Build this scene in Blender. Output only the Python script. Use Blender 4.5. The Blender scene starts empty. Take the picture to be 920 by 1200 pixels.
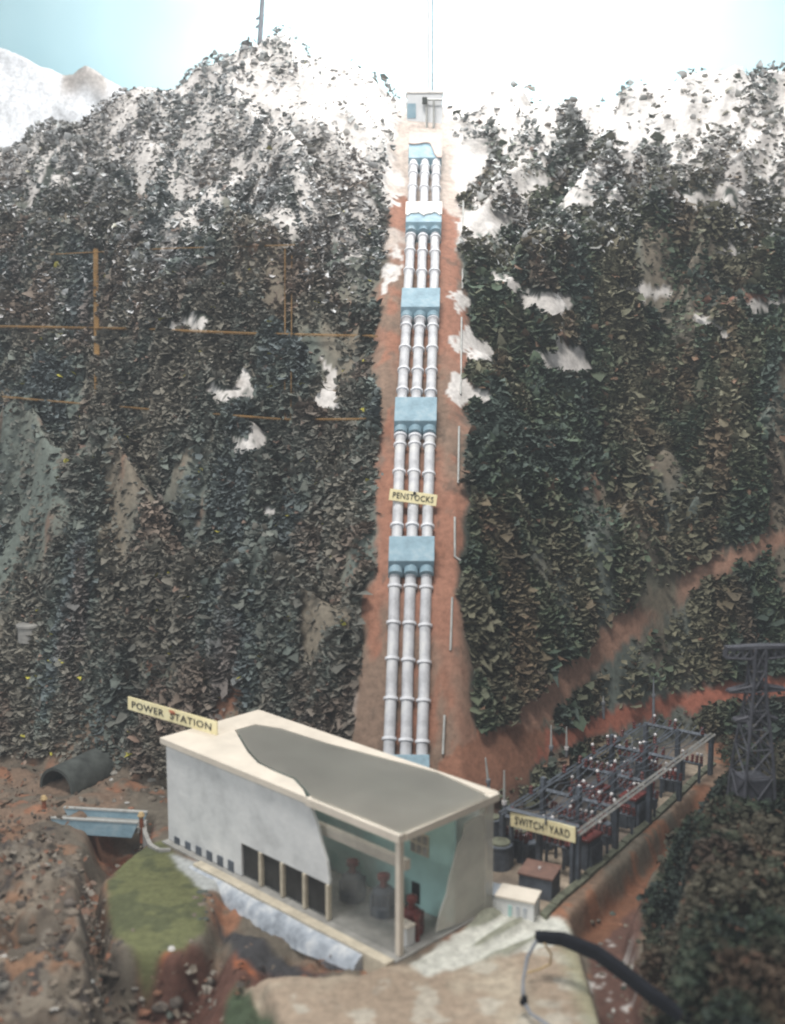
import bpy, bmesh, math, random
import numpy as np
from mathutils import Vector, Matrix
random.seed(7); rng = np.random.default_rng(7)
S = bpy.context.scene
COL = S.collection
PI = math.pi

# ------------------------------------------------------------------ camera
F_PX, CX, CY, CAM_H, PITCH = 1343.0, 460.0, 600.0, 0.684, math.radians(8.0)
cam = bpy.data.objects.new('camera', bpy.data.cameras.new('camera'))
COL.objects.link(cam); S.camera = cam
cam.location = (0, 0, CAM_H); cam.rotation_euler = (math.radians(90) - PITCH, 0, 0)
cam.data.sensor_fit = 'HORIZONTAL'; cam.data.sensor_width = 36.0
cam.data.lens = 36.0 * F_PX / 920.0
cam.data.clip_start = 0.02; cam.data.clip_end = 60
cam.data.dof.use_dof = True; cam.data.dof.focus_distance = 2.15; cam.data.dof.aperture_fstop = 5.0

# ------------------------------------------------------------------ light
w = bpy.data.worlds.new('World'); S.world = w; w.use_nodes = True
w.node_tree.nodes['Background'].inputs['Color'].default_value = (0.93, 0.96, 1.0, 1)
w.node_tree.nodes['Background'].inputs['Strength'].default_value = 0.26
def area(name, loc, aim, sx, sy, power, color):
    d = bpy.data.lights.new(name, 'AREA'); d.shape = 'RECTANGLE'; d.size = sx; d.size_y = sy
    d.energy = power; d.color = color
    o = bpy.data.objects.new(name, d); COL.objects.link(o); o.location = loc
    o.rotation_euler = (Vector(aim) - Vector(loc)).to_track_quat('-Z', 'Y').to_euler()
    return o
area('ceiling_light', (-0.30, 0.70, 2.9), (0.0, 1.8, 0.4), 0.95, 0.5, 80, (1.0, 0.97, 0.93))
area('left_fill_light', (-1.45, 0.05, 1.35), (-0.2, 1.5, 0.2), 0.9, 1.0, 24, (0.90, 0.96, 1.0))  # added unseen fill from the left, lifts the haze and building wall
area('ridge_glare_light', (0.28, 2.66, 2.15), (0.28, 2.84, 1.2), 1.6, 0.2, 24, (0.95, 0.98, 1.0))  # added out of view to whiten the ridge, replaces reflected window glare
area('backdrop_glare_light', (0.22, 3.02, 1.98), (0.22, 3.40, 1.35), 0.55, 0.12, 22, (1.0, 1.0, 0.98))  # added light that burns out the sky board where window glare would lie
S.view_settings.view_transform = 'Standard'; S.view_settings.look = 'None'
S.view_settings.exposure = 0.0; S.view_settings.gamma = 1.0
S.cycles.use_denoising = True; S.cycles.filter_width = 2.1
S.cycles.max_bounces = 6; S.cycles.transparent_max_bounces = 8

# ------------------------------------------------------------------ helpers
_c, _s = math.cos(PITCH), math.sin(PITCH)
def ray(px, py):
    a, b = (px - CX) / F_PX, (CY - py) / F_PX
    return Vector((a, _c + b * _s, -_s + b * _c))
def on_z(px, py, z):
    d = ray(px, py); t = (z - CAM_H) / d.z
    return Vector((0, 0, CAM_H)) + d * t
def on_y(px, py, y):
    d = ray(px, py); return Vector((0, 0, CAM_H)) + d * (y / d.y)
def project(x, y, z):
    dz = z - CAM_H
    dep = y * _c - dz * _s
    return CX + F_PX * x / dep, CY - F_PX * (y * _s + dz * _c) / dep

def sm(a, b, x):
    t = np.clip((x - a) / (b - a), 0, 1); return t * t * (3 - 2 * t)

def vnoise(x, y, seed):
    r = np.random.default_rng(seed).random((256, 256))
    xi, yi = np.floor(x).astype(int), np.floor(y).astype(int)
    fx, fy = x - xi, y - yi
    fx = fx * fx * (3 - 2 * fx); fy = fy * fy * (3 - 2 * fy)
    g = lambda a, b: r[a % 256, b % 256]
    return (g(xi, yi) * (1 - fx) + g(xi + 1, yi) * fx) * (1 - fy) + (g(xi, yi + 1) * (1 - fx) + g(xi + 1, yi + 1) * fx) * fy
def fbm(x, y, seed, octv=4):
    o, a, t = 0, 1.0, 0
    for k in range(octv):
        o = o + a * vnoise(x * 2 ** k + 13.7 * k, y * 2 ** k + 7.1 * k, seed + k); t += a; a *= 0.5
    return o / t
def in_poly(px, py, poly):
    c = np.zeros(px.shape, bool); n = len(poly)
    for i in range(n):
        x0, y0 = poly[i]; x1, y1 = poly[(i + 1) % n]
        if y0 == y1: continue
        k = ((y0 > py) != (y1 > py)) & (px < (x1 - x0) * (py - y0) / (y1 - y0) + x0)
        c ^= k
    return c.astype(float)
def line_dist(px, py, pts):
    d = np.full(px.shape, 1e9)
    for (x0, y0), (x1, y1) in zip(pts[:-1], pts[1:]):
        dx, dy = x1 - x0, y1 - y0
        t = np.clip(((px - x0) * dx + (py - y0) * dy) / (dx * dx + dy * dy), 0, 1)
        d = np.minimum(d, np.hypot(px - x0 - t * dx, py - y0 - t * dy))
    return d
def blur(m, n):
    for _ in range(n):
        p = np.pad(m, 1, mode='edge')
        m = (p[:-2, 1:-1] + p[2:, 1:-1] + p[1:-1, :-2] + p[1:-1, 2:] + 4 * p[1:-1, 1:-1]) / 8
    return m

# ------------------------------------------------------------------ materials
def mat(name, color, rough=0.7, var=0.12, scale=60.0, bump=0.15, metal=0.0, second=None, spec=0.4, detail=6.0):
    m = bpy.data.materials.new(name); m.use_nodes = True
    nt = m.node_tree; b = nt.nodes['Principled BSDF']
    b.inputs['Roughness'].default_value = rough; b.inputs['Metallic'].default_value = metal
    b.inputs['Specular IOR Level'].default_value = spec
    tc = nt.nodes.new('ShaderNodeTexCoord'); nz = nt.nodes.new('ShaderNodeTexNoise')
    nz.inputs['Scale'].default_value = scale; nz.inputs['Detail'].default_value = detail
    nz.inputs['Roughness'].default_value = 0.65
    nt.links.new(tc.outputs['Object'], nz.inputs['Vector'])
    rp = nt.nodes.new('ShaderNodeValToRGB')
    c2 = second or tuple(min(1, c * (1 + 1.6 * var)) for c in color)
    rp.color_ramp.elements[0].position = 0.32; rp.color_ramp.elements[1].position = 0.70
    rp.color_ramp.elements[0].color = (*[c * (1 - var * 1.6) for c in color], 1)
    rp.color_ramp.elements[1].color = (*c2, 1)
    e = rp.color_ramp.elements.new(0.5); e.color = (*color, 1)
    nt.links.new(nz.outputs['Fac'], rp.inputs['Fac']); nt.links.new(rp.outputs['Color'], b.inputs['Base Color'])
    if bump:
        n2 = nt.nodes.new('ShaderNodeTexNoise'); n2.inputs['Scale'].default_value = scale * 4; n2.inputs['Detail'].default_value = 4
        nt.links.new(tc.outputs['Object'], n2.inputs['Vector'])
        bp = nt.nodes.new('ShaderNodeBump'); bp.inputs['Strength'].default_value = bump; bp.inputs['Distance'].default_value = 0.002
        nt.links.new(n2.outputs['Fac'], bp.inputs['Height']); nt.links.new(bp.outputs['Normal'], b.inputs['Normal'])
    return m
def attr_mat(name, rough, scale, bump, dist, var=0.35):
    m = bpy.data.materials.new(name); m.use_nodes = True
    nt = m.node_tree; b = nt.nodes['Principled BSDF']; b.inputs['Roughness'].default_value = rough
    b.inputs['Specular IOR Level'].default_value = 0.25
    at = nt.nodes.new('ShaderNodeAttribute'); at.attribute_name = 'paint'
    tc = nt.nodes.new('ShaderNodeTexCoord'); nz = nt.nodes.new('ShaderNodeTexNoise')
    nz.inputs['Scale'].default_value = scale; nz.inputs['Detail'].default_value = 8; nz.inputs['Roughness'].default_value = 0.7
    nt.links.new(tc.outputs['Object'], nz.inputs['Vector'])
    mr = nt.nodes.new('ShaderNodeMapRange')
    mr.inputs['From Min'].default_value = 0.3; mr.inputs['From Max'].default_value = 0.7
    mr.inputs['To Min'].default_value = 1 - var; mr.inputs['To Max'].default_value = 1 + var * 0.6
    nt.links.new(nz.outputs['Fac'], mr.inputs['Value'])
    mx = nt.nodes.new('ShaderNodeVectorMath'); mx.operation = 'SCALE'
    nt.links.new(at.outputs['Color'], mx.inputs[0]); nt.links.new(mr.outputs['Result'], mx.inputs['Scale'])
    nt.links.new(mx.outputs['Vector'], b.inputs['Base Color'])
    bp = nt.nodes.new('ShaderNodeBump'); bp.inputs['Strength'].default_value = bump; bp.inputs['Distance'].default_value = dist
    nt.links.new(nz.outputs['Fac'], bp.inputs['Height']); nt.links.new(bp.outputs['Normal'], b.inputs['Normal'])
    return m
def clear_mat(name, tint, amount, rough=0.25):
    """Scuffed perspex: part of the light goes straight through, the rest meets a dusty tinted sheet."""
    m = bpy.data.materials.new(name); m.use_nodes = True
    nt = m.node_tree; b = nt.nodes['Principled BSDF']; out = nt.nodes['Material Output']
    b.inputs['Base Color'].default_value = (*tint, 1); b.inputs['Roughness'].default_value = rough
    t = nt.nodes.new('ShaderNodeBsdfTransparent'); mx = nt.nodes.new('ShaderNodeMixShader')
    nz = nt.nodes.new('ShaderNodeTexNoise'); nz.inputs['Scale'].default_value = 30; nz.inputs['Detail'].default_value = 6
    tc = nt.nodes.new('ShaderNodeTexCoord'); nt.links.new(tc.outputs['Object'], nz.inputs['Vector'])
    mr = nt.nodes.new('ShaderNodeMapRange'); mr.inputs['From Min'].default_value = 0.3; mr.inputs['From Max'].default_value = 0.7
    mr.inputs['To Min'].default_value = max(0, amount - 0.1); mr.inputs['To Max'].default_value = min(1, amount + 0.1)
    nt.links.new(nz.outputs['Fac'], mr.inputs['Value']); nt.links.new(mr.outputs['Result'], mx.inputs['Fac'])
    nt.links.new(t.outputs[0], mx.inputs[1]); nt.links.new(b.outputs[0], mx.inputs[2]); nt.links.new(mx.outputs[0], out.inputs['Surface'])
    return m
M = {
 'ground': attr_mat('painted_plaster_ground', 0.92, 90, 0.6, 0.003),
 'scrub': attr_mat('painted_paper_scraps', 0.8, 140, 0.3, 0.002, 0.3),
 'pipe': mat('pipe_grey_paint', (0.50, 0.50, 0.515), 0.5, 0.2, 38, 0.2, second=(0.62, 0.61, 0.59)),
 'collar': mat('collar_white_paint', (0.66, 0.66, 0.68), 0.45, 0.1, 80, 0.1),
 'blue': mat('faded_blue_paint', (0.22, 0.33, 0.39), 0.65, 0.14, 45, 0.3, second=(0.31, 0.40, 0.44)),
 'pinkcap': mat('pinkish_cap_paint', (0.46, 0.37, 0.33), 0.8, 0.1, 60, 0.3),
 'snow': mat('snow_white_paint', (0.74, 0.70, 0.66), 0.8, 0.08, 70, 0.4),
 'sign': mat('cream_card', (0.78, 0.68, 0.40), 0.6, 0.08, 40, 0.05, second=(0.84, 0.76, 0.50)),
 'ink': mat('black_lettering', (0.02, 0.02, 0.022), 0.6, 0.1, 80, 0),
 'white': mat('white_wall_paint', (0.62, 0.62, 0.61), 0.75, 0.15, 17, 0.4, second=(0.74, 0.73, 0.71)),
 'cream': mat('cream_roof_paint', (0.62, 0.55, 0.46), 0.6, 0.07, 25, 0.15),
 'mullion': mat('cream_mullion_paint', (0.50, 0.44, 0.34), 0.65, 0.15, 60, 0.1),
 'roofgrey': mat('grey_roof_sheet', (0.20, 0.19, 0.175), 0.5, 0.08, 18, 0.12),
 'teal': mat('teal_wall_paint', (0.36, 0.55, 0.52), 0.7, 0.07, 20, 0.1),
 'dark': mat('dark_panel', (0.022, 0.022, 0.022), 0.5, 0.3, 60, 0.1),
 'concrete': mat('grey_concrete', (0.27, 0.26, 0.24), 0.85, 0.2, 40, 0.3),
 'bluewall': mat('blue_white_wash', (0.34, 0.37, 0.41), 0.8, 0.3, 40, 0.3, second=(0.60, 0.60, 0.59)),
 'steel': mat('grey_steel_paint', (0.20, 0.21, 0.23), 0.5, 0.15, 80, 0.1, metal=0.2),
 'rail': mat('pale_grey_rail', (0.36, 0.36, 0.34), 0.6, 0.15, 80, 0.1),
 'beam': mat('grey_beam_paint', (0.22, 0.215, 0.20), 0.6, 0.2, 80, 0.1),
 'slate': mat('slate_blue_paint', (0.085, 0.098, 0.118), 0.6, 0.25, 60, 0.15),
 'red': mat('red_brown_glaze', (0.135, 0.032, 0.028), 0.35, 0.35, 120, 0.05),
 'bead': mat('white_bead', (0.60, 0.57, 0.56), 0.18, 0.05, 80, 0, spec=0.7),
 'brownroof': mat('brown_roof', (0.16, 0.085, 0.062), 0.7, 0.2, 50, 0.1),
 'pylon': mat('dark_lattice_paint', (0.062, 0.062, 0.074), 0.6, 0.25, 60, 0.15),
 'tunnel': mat('dark_grey_felt', (0.060, 0.066, 0.060), 0.85, 0.3, 40, 0.3),
 'black': mat('black_rubber', (0.010, 0.011, 0.015), 0.85, 0.2, 60, 0.1, spec=0.1),
 'moss': mat('kerb_moss', (0.13, 0.135, 0.095), 0.9, 0.35, 60, 0.5),
 'rock': mat('painted_rock', (0.16, 0.145, 0.125), 0.9, 0.45, 38, 0.6, second=(0.36, 0.34, 0.32)),
 'rust': mat('rust_red', (0.26, 0.09, 0.045), 0.85, 0.3, 60, 0.3),
 'wood': mat('ochre_post', (0.45, 0.32, 0.16), 0.7, 0.2, 60, 0.1),
 'pillar': mat('white_pillar', (0.62, 0.63, 0.64), 0.6, 0.05, 40, 0.1),
 'perspex': clear_mat('dusty_perspex', (0.26, 0.26, 0.24), 0.12),
 'ochre': clear_mat('ochre_reflection', (0.30, 0.165, 0.05), 0.40, 0.9),  # see-through colour of the stand-in reflection lines
 'perspex_white': clear_mat('scuffed_perspex', (0.66, 0.63, 0.56), 0.55, 0.6),
}
def frosted(name, col, through):
    m = mat(name, col, 0.5, 0.10, 9, 0.25); nt = m.node_tree
    tr = nt.nodes.new('ShaderNodeBsdfTranslucent'); tr.inputs['Color'].default_value = (0.8, 0.8, 0.76, 1)
    mx = nt.nodes.new('ShaderNodeMixShader'); mx.inputs['Fac'].default_value = through
    nt.links.new(nt.nodes['Principled BSDF'].outputs[0], mx.inputs[1]); nt.links.new(tr.outputs[0], mx.inputs[2])
    nt.links.new(mx.outputs[0], nt.nodes['Material Output'].inputs['Surface']); return m
M['roofgrey'] = frosted('frosted_grey_perspex', (0.34, 0.32, 0.29), 0.66)
# ------------------------------------------------------------------ mesh tools
class MB:
    def __init__(self): self.v, self.f = [], []
    def add(self, vs, fs):
        n = len(self.v); self.v += [tuple(p) for p in vs]; self.f += [tuple(n + i for i in f) for f in fs]; return self
    def hexa(self, p):   # p: 4 bottom then 4 top corners
        return self.add(p, [(3, 2, 1, 0), (4, 5, 6, 7), (0, 1, 5, 4), (1, 2, 6, 5), (2, 3, 7, 6), (3, 0, 4, 7)])
    def box(self, x0, x1, y0, y1, z0, z1, T=None):
        p = [Vector(q) for q in ((x0, y0, z0), (x1, y0, z0), (x1, y1, z0), (x0, y1, z0), (x0, y0, z1), (x1, y0, z1), (x1, y1, z1), (x0, y1, z1))]
        if T is not None: p = [T @ q for q in p]
        return self.hexa(p)
    def tube(self, pts, r, n=12, cap=True, flat=1.0):
        pts = [Vector(p) for p in pts]
        rs = r if isinstance(r, (list, tuple)) else [r] * len(pts)
        V, Fc = [], []; prev = None
        for i, p in enumerate(pts):
            d = (pts[min(i + 1, len(pts) - 1)] - pts[max(i - 1, 0)]).normalized()
            a = prev if prev is not None else (Vector((0, 0, 1)) if abs(d.z) < 0.9 else Vector((1, 0, 0)))
            a = (a - d * a.dot(d)).normalized(); b = d.cross(a); prev = a
            for k in range(n):
                t = 2 * PI * k / n; V.append(p + (a * math.cos(t) * flat + b * math.sin(t)) * rs[i])
        for i in range(len(pts) - 1):
            for k in range(n): Fc.append((i * n + k, i * n + (k + 1) % n, (i + 1) * n + (k + 1) % n, (i + 1) * n + k))
        if cap: Fc += [tuple(range(n - 1, -1, -1)), tuple(range((len(pts) - 1) * n, len(pts) * n))]
        return self.add(V, Fc)
    def bar(self, a, b, w_, h=None):   # square bar between two points
        return self.tube([a, b], w_ * 0.7071, 4)
    def prism(self, poly, off):   # planar polygon of Vectors, thickened along off
        n = len(poly); off = Vector(off)
        return self.add([Vector(p) for p in poly] + [Vector(p) + off for p in poly],
                        [tuple(range(n - 1, -1, -1)), tuple(range(n, 2 * n))] + [(i, (i + 1) % n, n + (i + 1) % n, n + i) for i in range(n)])
    def mesh(self, name, m, smooth=False, bevel=0.0):
        me = bpy.data.meshes.new(name); me.from_pydata(self.v, [], self.f); me.update()
        bm = bmesh.new(); bm.from_mesh(me)
        bmesh.ops.recalc_face_normals(bm, faces=bm.faces)
        if bevel: bmesh.ops.bevel(bm, geom=[e for e in bm.edges], offset=bevel, segments=2, profile=0.6, affect='EDGES', clamp_overlap=True)
        bm.to_mesh(me); bm.free()
        if smooth:
            me.polygons.foreach_set('use_smooth', [True] * len(me.polygons))
            me.set_sharp_from_angle(angle=math.radians(42))
        me.materials.append(M[m] if isinstance(m, str) else m)
        return me
    def build(self, name, m, parent=None, smooth=False, bevel=0.0):
        off = WL.get(parent.name) if parent is not None else None
        if off is not None: self.v = [tuple(Vector(p) - off) for p in self.v]
        o = link(name, self.mesh(name, m, smooth, bevel), parent)
        if off is not None: WL[o.name] = off
        return o
WL = {}
def link(name, me, parent=None, loc=None, rot=None):
    o = bpy.data.objects.new(name, me); COL.objects.link(o)
    if parent is not None:
        o.parent = parent
        if parent.type == 'EMPTY' or True: o.matrix_parent_inverse = Matrix.Identity(4)
    if loc is not None: o.location = loc
    if rot is not None: o.rotation_euler = rot
    return o
def tag(o, label, cat=None, group=None, kind=None):
    o['label'] = label
    if cat: o['category'] = cat
    if group: o['group'] = group
    if kind: o['kind'] = kind
    return o
def thing(name, label, cat, group=None, loc=(0, 0, 0), rz=0.0, local=False):
    o = bpy.data.objects.new(name, None); COL.objects.link(o); o.location = loc; o.rotation_euler = (0, 0, rz)
    o.empty_display_size = 0.02
    if not local: WL[o.name] = Vector(loc)
    return tag(o, label, cat, group)
def fast_mesh(name, co, quads, m, colors=None, smooth=True):
    me = bpy.data.meshes.new(name); nv, nf = len(co), len(quads)
    me.vertices.add(nv); me.vertices.foreach_set('co', np.ascontiguousarray(co, np.float32).ravel())
    me.loops.add(nf * 4); me.loops.foreach_set('vertex_index', np.ascontiguousarray(quads, np.int32).ravel())
    me.polygons.add(nf); me.polygons.foreach_set('loop_start', np.arange(0, nf * 4, 4, dtype=np.int32))
    me.polygons.foreach_set('use_smooth', np.full(nf, smooth, bool))
    me.update(); me.validate()
    if colors is not None:
        at = me.color_attributes.new('paint', 'FLOAT_COLOR', 'POINT')
        at.data.foreach_set('color', np.concatenate([colors, np.ones((nv, 1))], 1).astype(np.float32).ravel())
    me.materials.append(M[m]); return me

# ------------------------------------------------------------------ terrain heights
NS, NY = 460, 560
sv = np.linspace(-0.53, 0.53, NS)
tt = np.linspace(0, 1, NY)
yv = 0.86 + (3.05 - 0.86) * (0.72 * tt + 0.28 * tt ** 2)
SS, YY = np.meshgrid(sv, yv)
XX = SS * YY
def Yb(x): return np.interp(x, [-1.3, -.62, -.45, -.3, -.2, -.1, 0, .1, .16, .25, .35, .5, .8], [1.95, 1.86, 1.80, 1.74, 1.70, 1.63, 1.59, 1.58, 1.63, 1.74, 1.85, 1.97, 2.02])
YR = 2.75
ridge_px = [(-200, 205), (-80, 190), (0, 172), (60, 150), (140, 106), (190, 94), (240, 82), (290, 56), (340, 50), (385, 54), (430, 92), (470, 110), (530, 116), (600, 118), (660, 128), (720, 122), (800, 104), (920, 90), (1020, 84), (1200, 70)]
rx, rz = zip(*[(on_y(p, q, YR).x, on_y(p, q, YR).z) for p, q in ridge_px])
def heights(X, Y):
    yb = Yb(X); yr = YR
    zr = np.interp(X, rx, rz)
    t = (Y - yb) / (yr - yb)
    g = np.interp(t, [-1, -.03, 0.03, .12, .243, .4, .61, .826, 1.0], [0, 0, .085, .247, .384, .528, .70, .84, 1.0])
    z = zr * g
    z = np.where(t > 1, zr - (Y - yr) * 0.9, z)
    xc = np.interp(Y, [1.58, 1.62, 1.74, 1.86, 2.04, 2.27, 2.5, 2.75], [.017, .018, .027, .033, .044, .059, .069, .074])
    away = sm(0.055, 0.16, np.abs(X - xc))
    up = sm(0.02, 0.14, t)
    side = np.where(X < xc, 1.0, -1.0)
    ridges = np.abs(fbm((X * side + Y * 0.8) * 6.5, (X * side - Y) * 2.2 + side * 3, 24, 3) - 0.5)
    z = z + up * away * (1 - 0.55 * sm(.75, 1.0, t)) * ((fbm(X * 3.2, Y * 3.2, 11, 3) - 0.5) * 0.15 + (0.10 - ridges) * 0.42 + (fbm(X * 13, Y * 13, 21, 3) - 0.5) * 0.085 + (fbm(X * 38, Y * 38, 22, 2) - 0.5) * 0.026)
    z = z - up * 0.012 * (1 - away)
    return z, t, away
ZZ, TT, AW = heights(XX, YY)
ZZ = blur(ZZ, 3)
PX0, PY0 = project(XX, YY, np.zeros_like(XX))
FLAT = 1 - sm(-0.06, 0.01, TT)            # 1 on the valley floor
gully = in_poly(PX0, PY0, [(112, 955), (175, 955), (165, 985), (112, 1030), (128, 1112), (205, 1128), (246, 1105), (262, 1035), (330, 1050), (440, 1085), (462, 1120), (425, 1136), (300, 1140), (335, 1210), (340, 1330), (90, 1330), (110, 1150), (95, 1040)])
ditch = in_poly(PX0, PY0, [(672, 1072), (745, 1000), (815, 930), (832, 940), (760, 1020), (735, 1080), (760, 1220), (790, 1400), (730, 1400), (712, 1210)])
mound = in_poly(PX0, PY0, [(800, 1040), (850, 960), (890, 915), (1000, 870), (1300, 850), (1400, 1500), (880, 1500), (812, 1200)])
bank = in_poly(PX0, PY0, [(-300, 985), (60, 985), (100, 1060), (110, 1160), (80, 1400), (-500, 1500)])
gm, dm, mm_, bm_ = blur(gully, 14), blur(ditch, 7), blur(mound, 26), blur(bank, 16)
rough = fbm(XX * 28, YY * 28, 31, 4) - 0.5
ZZ += FLAT * (-0.062 * gm * (1 - .62 * sm(225, 275, PX0)) - 0.040 * dm + mm_ * (0.040 + 0.06 * sm(1.75, 1.2, YY)) + bm_ * (0.012 + rough * 0.06 + (fbm(XX * 16, YY * 16, 33, 2) - .5) * .05) + gm * rough * 0.05 + mm_ * rough * 0.03)
calm = np.clip(1 - gm - bm_ - mm_ - dm, 0, 1) * FLAT
ZZ += calm * (fbm(XX * 20, YY * 20, 41, 3) - 0.5) * 0.004
far_left = in_poly(PX0, PY0, [(-300, 850), (190, 850), (190, 940), (120, 950), (60, 985), (-300, 985)])
flm = blur(far_left, 10) * FLAT
ZZ += flm * (0.006 + rough * 0.03)
PXT, PYT = project(XX, YY, ZZ)

def gz(x, y):
    s = x / y; i = np.interp(y, yv, np.arange(NY)); j = (s - sv[0]) / (sv[1] - sv[0])
    i = min(max(i, 0), NY - 1.001); j = min(max(j, 0), NS - 1.001)
    a, b = int(i), int(j); fi, fj = i - a, j - b
    return float((ZZ[a, b] * (1 - fj) + ZZ[a, b + 1] * fj) * (1 - fi) + (ZZ[a + 1, b] * (1 - fj) + ZZ[a + 1, b + 1] * fj) * fi)
def hit(px, py, lift=0.0):
    d = ray(px, py); t = 0.88
    while t < 3.2:
        p = Vector((0, 0, CAM_H)) + d * t
        if p.z <= gz(p.x, p.y) + lift: break
        t += 0.003
    return Vector((0, 0, CAM_H)) + d * (t - 0.0015)

# ------------------------------------------------------------------ terrain paint
n1 = fbm(XX * 9, YY * 9, 51, 4); n2 = fbm(XX * 30, YY * 30, 61, 4); n3 = fbm(XX * 70, YY * 70, 71, 3); n4 = fbm(XX * 4, YY * 4, 81, 3)
wob = (n2 - 0.5) * 26 + (n3 - 0.5) * 10
PX, PY = PXT + wob, PYT + (n3 - 0.5) * 22
def lerp(c, col, m): return c * (1 - m[..., None]) + np.array(col) * m[..., None]
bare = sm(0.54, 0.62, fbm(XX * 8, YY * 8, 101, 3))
C = np.zeros(XX.shape + (3,)) + np.array((0.062, 0.072, 0.060))  # dark under the scrub: shade of the gaps put into the ground colour
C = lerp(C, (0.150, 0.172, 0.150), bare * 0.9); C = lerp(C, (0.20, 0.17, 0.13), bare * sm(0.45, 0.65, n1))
C = lerp(C, (0.23, 0.10, 0.06), sm(0.66, 0.76, n2) * 0.45)
# red earth strip beside the pipes
sl = np.interp(PYT, [100, 170, 300, 430, 560, 700, 880, 1000], [470, 464, 447, 437, 446, 431, 404, 380])
sr = np.interp(PYT, [100, 170, 300, 430, 560, 700, 880, 1000], [522, 530, 540, 546, 541, 536, 560, 590])
slope = sm(-0.05, 0.0, TT)
strip = sm(-7, 5, PX - sl) * sm(-7, 5, sr - PX) * slope
Cs = np.zeros_like(C) + np.array((0.30, 0.145, 0.097))
Cs = lerp(Cs, (0.22, 0.15, 0.11), sm(0.4, 0.65, n1)); Cs = lerp(Cs, (0.29, 0.14, 0.092), sm(0.56, 0.7, n2)); Cs = lerp(Cs, (0.12, 0.09, 0.07), sm(0.68, 0.78, n3) * 0.6)
C = C * (1 - strip[..., None]) + Cs * strip[..., None]
# tracks
track_a = [(545, 905), (585, 880), (610, 848), (660, 797), (720, 746), (765, 706), (800, 680), (860, 655), (925, 630), (1000, 610)]
track_b = [(600, 900), (640, 872), (700, 850), (780, 826), (860, 812), (925, 804), (1020, 800)]
track_c = [(820, 358), (860, 348), (915, 338)]
da, db, dc = line_dist(PX, PY, track_a), line_dist(PX, PY, track_b), line_dist(PX, PY, track_c)
wa = np.interp(PXT, [560, 760, 920], [24, 20, 14])
ta = sm(0, 9, wa - da) * slope * np.interp(PXT, [740, 790, 850], [1, .75, 1]); tb = sm(0, 8, 15 - db) * slope; tcm = sm(0, 5, 7 - dc)
C = lerp(C, (0.36, 0.205, 0.145), ta); C = lerp(C, (0.36, 0.13, 0.085), tb); C = lerp(C, (0.24, 0.12, 0.085), tcm)
C = lerp(C, (0.16, 0.16, 0.12), sm(0, 10, 30 - np.hypot(PX - 765, (PY - 690) * 0.8)) * 0.8)
apronslope = in_poly(PX, PY, [(500, 905), (560, 860), (600, 850), (640, 860), (600, 960), (540, 960)])
C = lerp(C, (0.26, 0.125, 0.08), apronslope * slope)
crease = in_poly(PX, PY, [(120, 770), (170, 770), (220, 800), (290, 800), (280, 850), (190, 880), (175, 830)])
C = lerp(C, (0.14, 0.145, 0.115), crease * 0.8); C = lerp(C, (0.22, 0.09, 0.05), crease * sm(0.5, 0.62, n2) * 0.8)
C = lerp(C, (0.20, 0.14, 0.10), sm(800, 850, PYT) * sm(240, 200, PXT) * 0.85)
# snow patches
patches = [
 [(612, 350), (650, 340), (668, 345), (664, 375), (660, 392), (680, 408), (694, 432), (676, 440), (650, 440), (628, 430), (618, 420), (640, 410), (648, 385), (630, 372)],
 [(524, 390), (548, 386), (560, 396), (576, 402), (580, 418), (560, 426), (540, 414), (528, 408)],
 [(530, 436), (552, 440), (560, 455), (574, 462), (570, 472), (540, 474), (526, 462)],
 [(664, 464), (690, 474), (692, 482), (668, 482)], [(812, 364), (838, 378), (856, 392), (850, 404), (824, 386)],
 [(866, 350), (915, 346), (918, 366), (880, 368)], [(232, 446), (262, 462), (280, 446), (292, 436), (300, 462), (262, 472), (240, 468)],
 [(246, 508), (276, 512), (300, 498), (312, 506), (310, 526), (276, 530)], [(372, 478), (380, 446), (386, 424), (396, 452), (396, 482)],
 [(184, 388), (205, 372), (232, 368), (240, 388), (204, 398)], [(298, 598), (322, 592), (326, 600), (306, 608)],
 [(444, 300), (456, 282), (472, 300), (468, 322), (452, 344), (442, 322)], [(446, 192), (478, 172), (478, 236), (444, 240)],
 [(528, 168), (556, 170), (572, 182), (548, 226), (530, 232)], [(532, 250), (575, 244), (600, 262), (560, 276), (538, 270)],
 [(526, 344), (552, 346), (556, 362), (530, 366)], [(640, 226), (720, 238), (722, 246), (650, 240)], [(664, 276), (684, 280), (680, 298), (666, 294)],
 [(796, 226), (866, 234), (860, 246), (806, 240)], [(600, 216), (640, 200), (650, 214), (610, 232)],
 [(570, 318), (640, 348), (620, 352), (576, 334)], [(720, 330), (790, 340), (770, 352), (726, 344)], [(838, 288), (862, 286), (858, 300), (840, 298)]]
pm = np.zeros_like(XX)
for p in patches: pm = np.maximum(pm, in_poly(PX, PY, p))
pm *= slope * sm(.28, .36, .5 * n2 + .5 * n3)
hi_left = sm(425, 110, PYT + (n4 - 0.5) * 160 + (n1 - 0.5) * 120)
hi_right = sm(325, 110, PYT + (n4 - 0.5) * 120 + (n1 - 0.5) * 140)
lr = sm(430, 540, PXT)
SNOWH = hi_left * (1 - lr) + hi_right * lr
snow = np.maximum(pm, sm(0.36, 0.46, SNOWH * 0.8 + (n2 - 0.5) * 0.8) * slope)
strip_snow = strip * sm(0.40, 0.52, sm(400, 170, PYT) * 0.8 + (n1 - 0.5) * 1.1)
snow = np.maximum(snow * (1 - strip), np.maximum(strip_snow * 0.95, pm))
ridge_snow = sm(185, 150, PYT + (n1 - .5) * 60) * sm(240, 330, PXT) * slope
snow = np.maximum(snow, ridge_snow)
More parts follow.
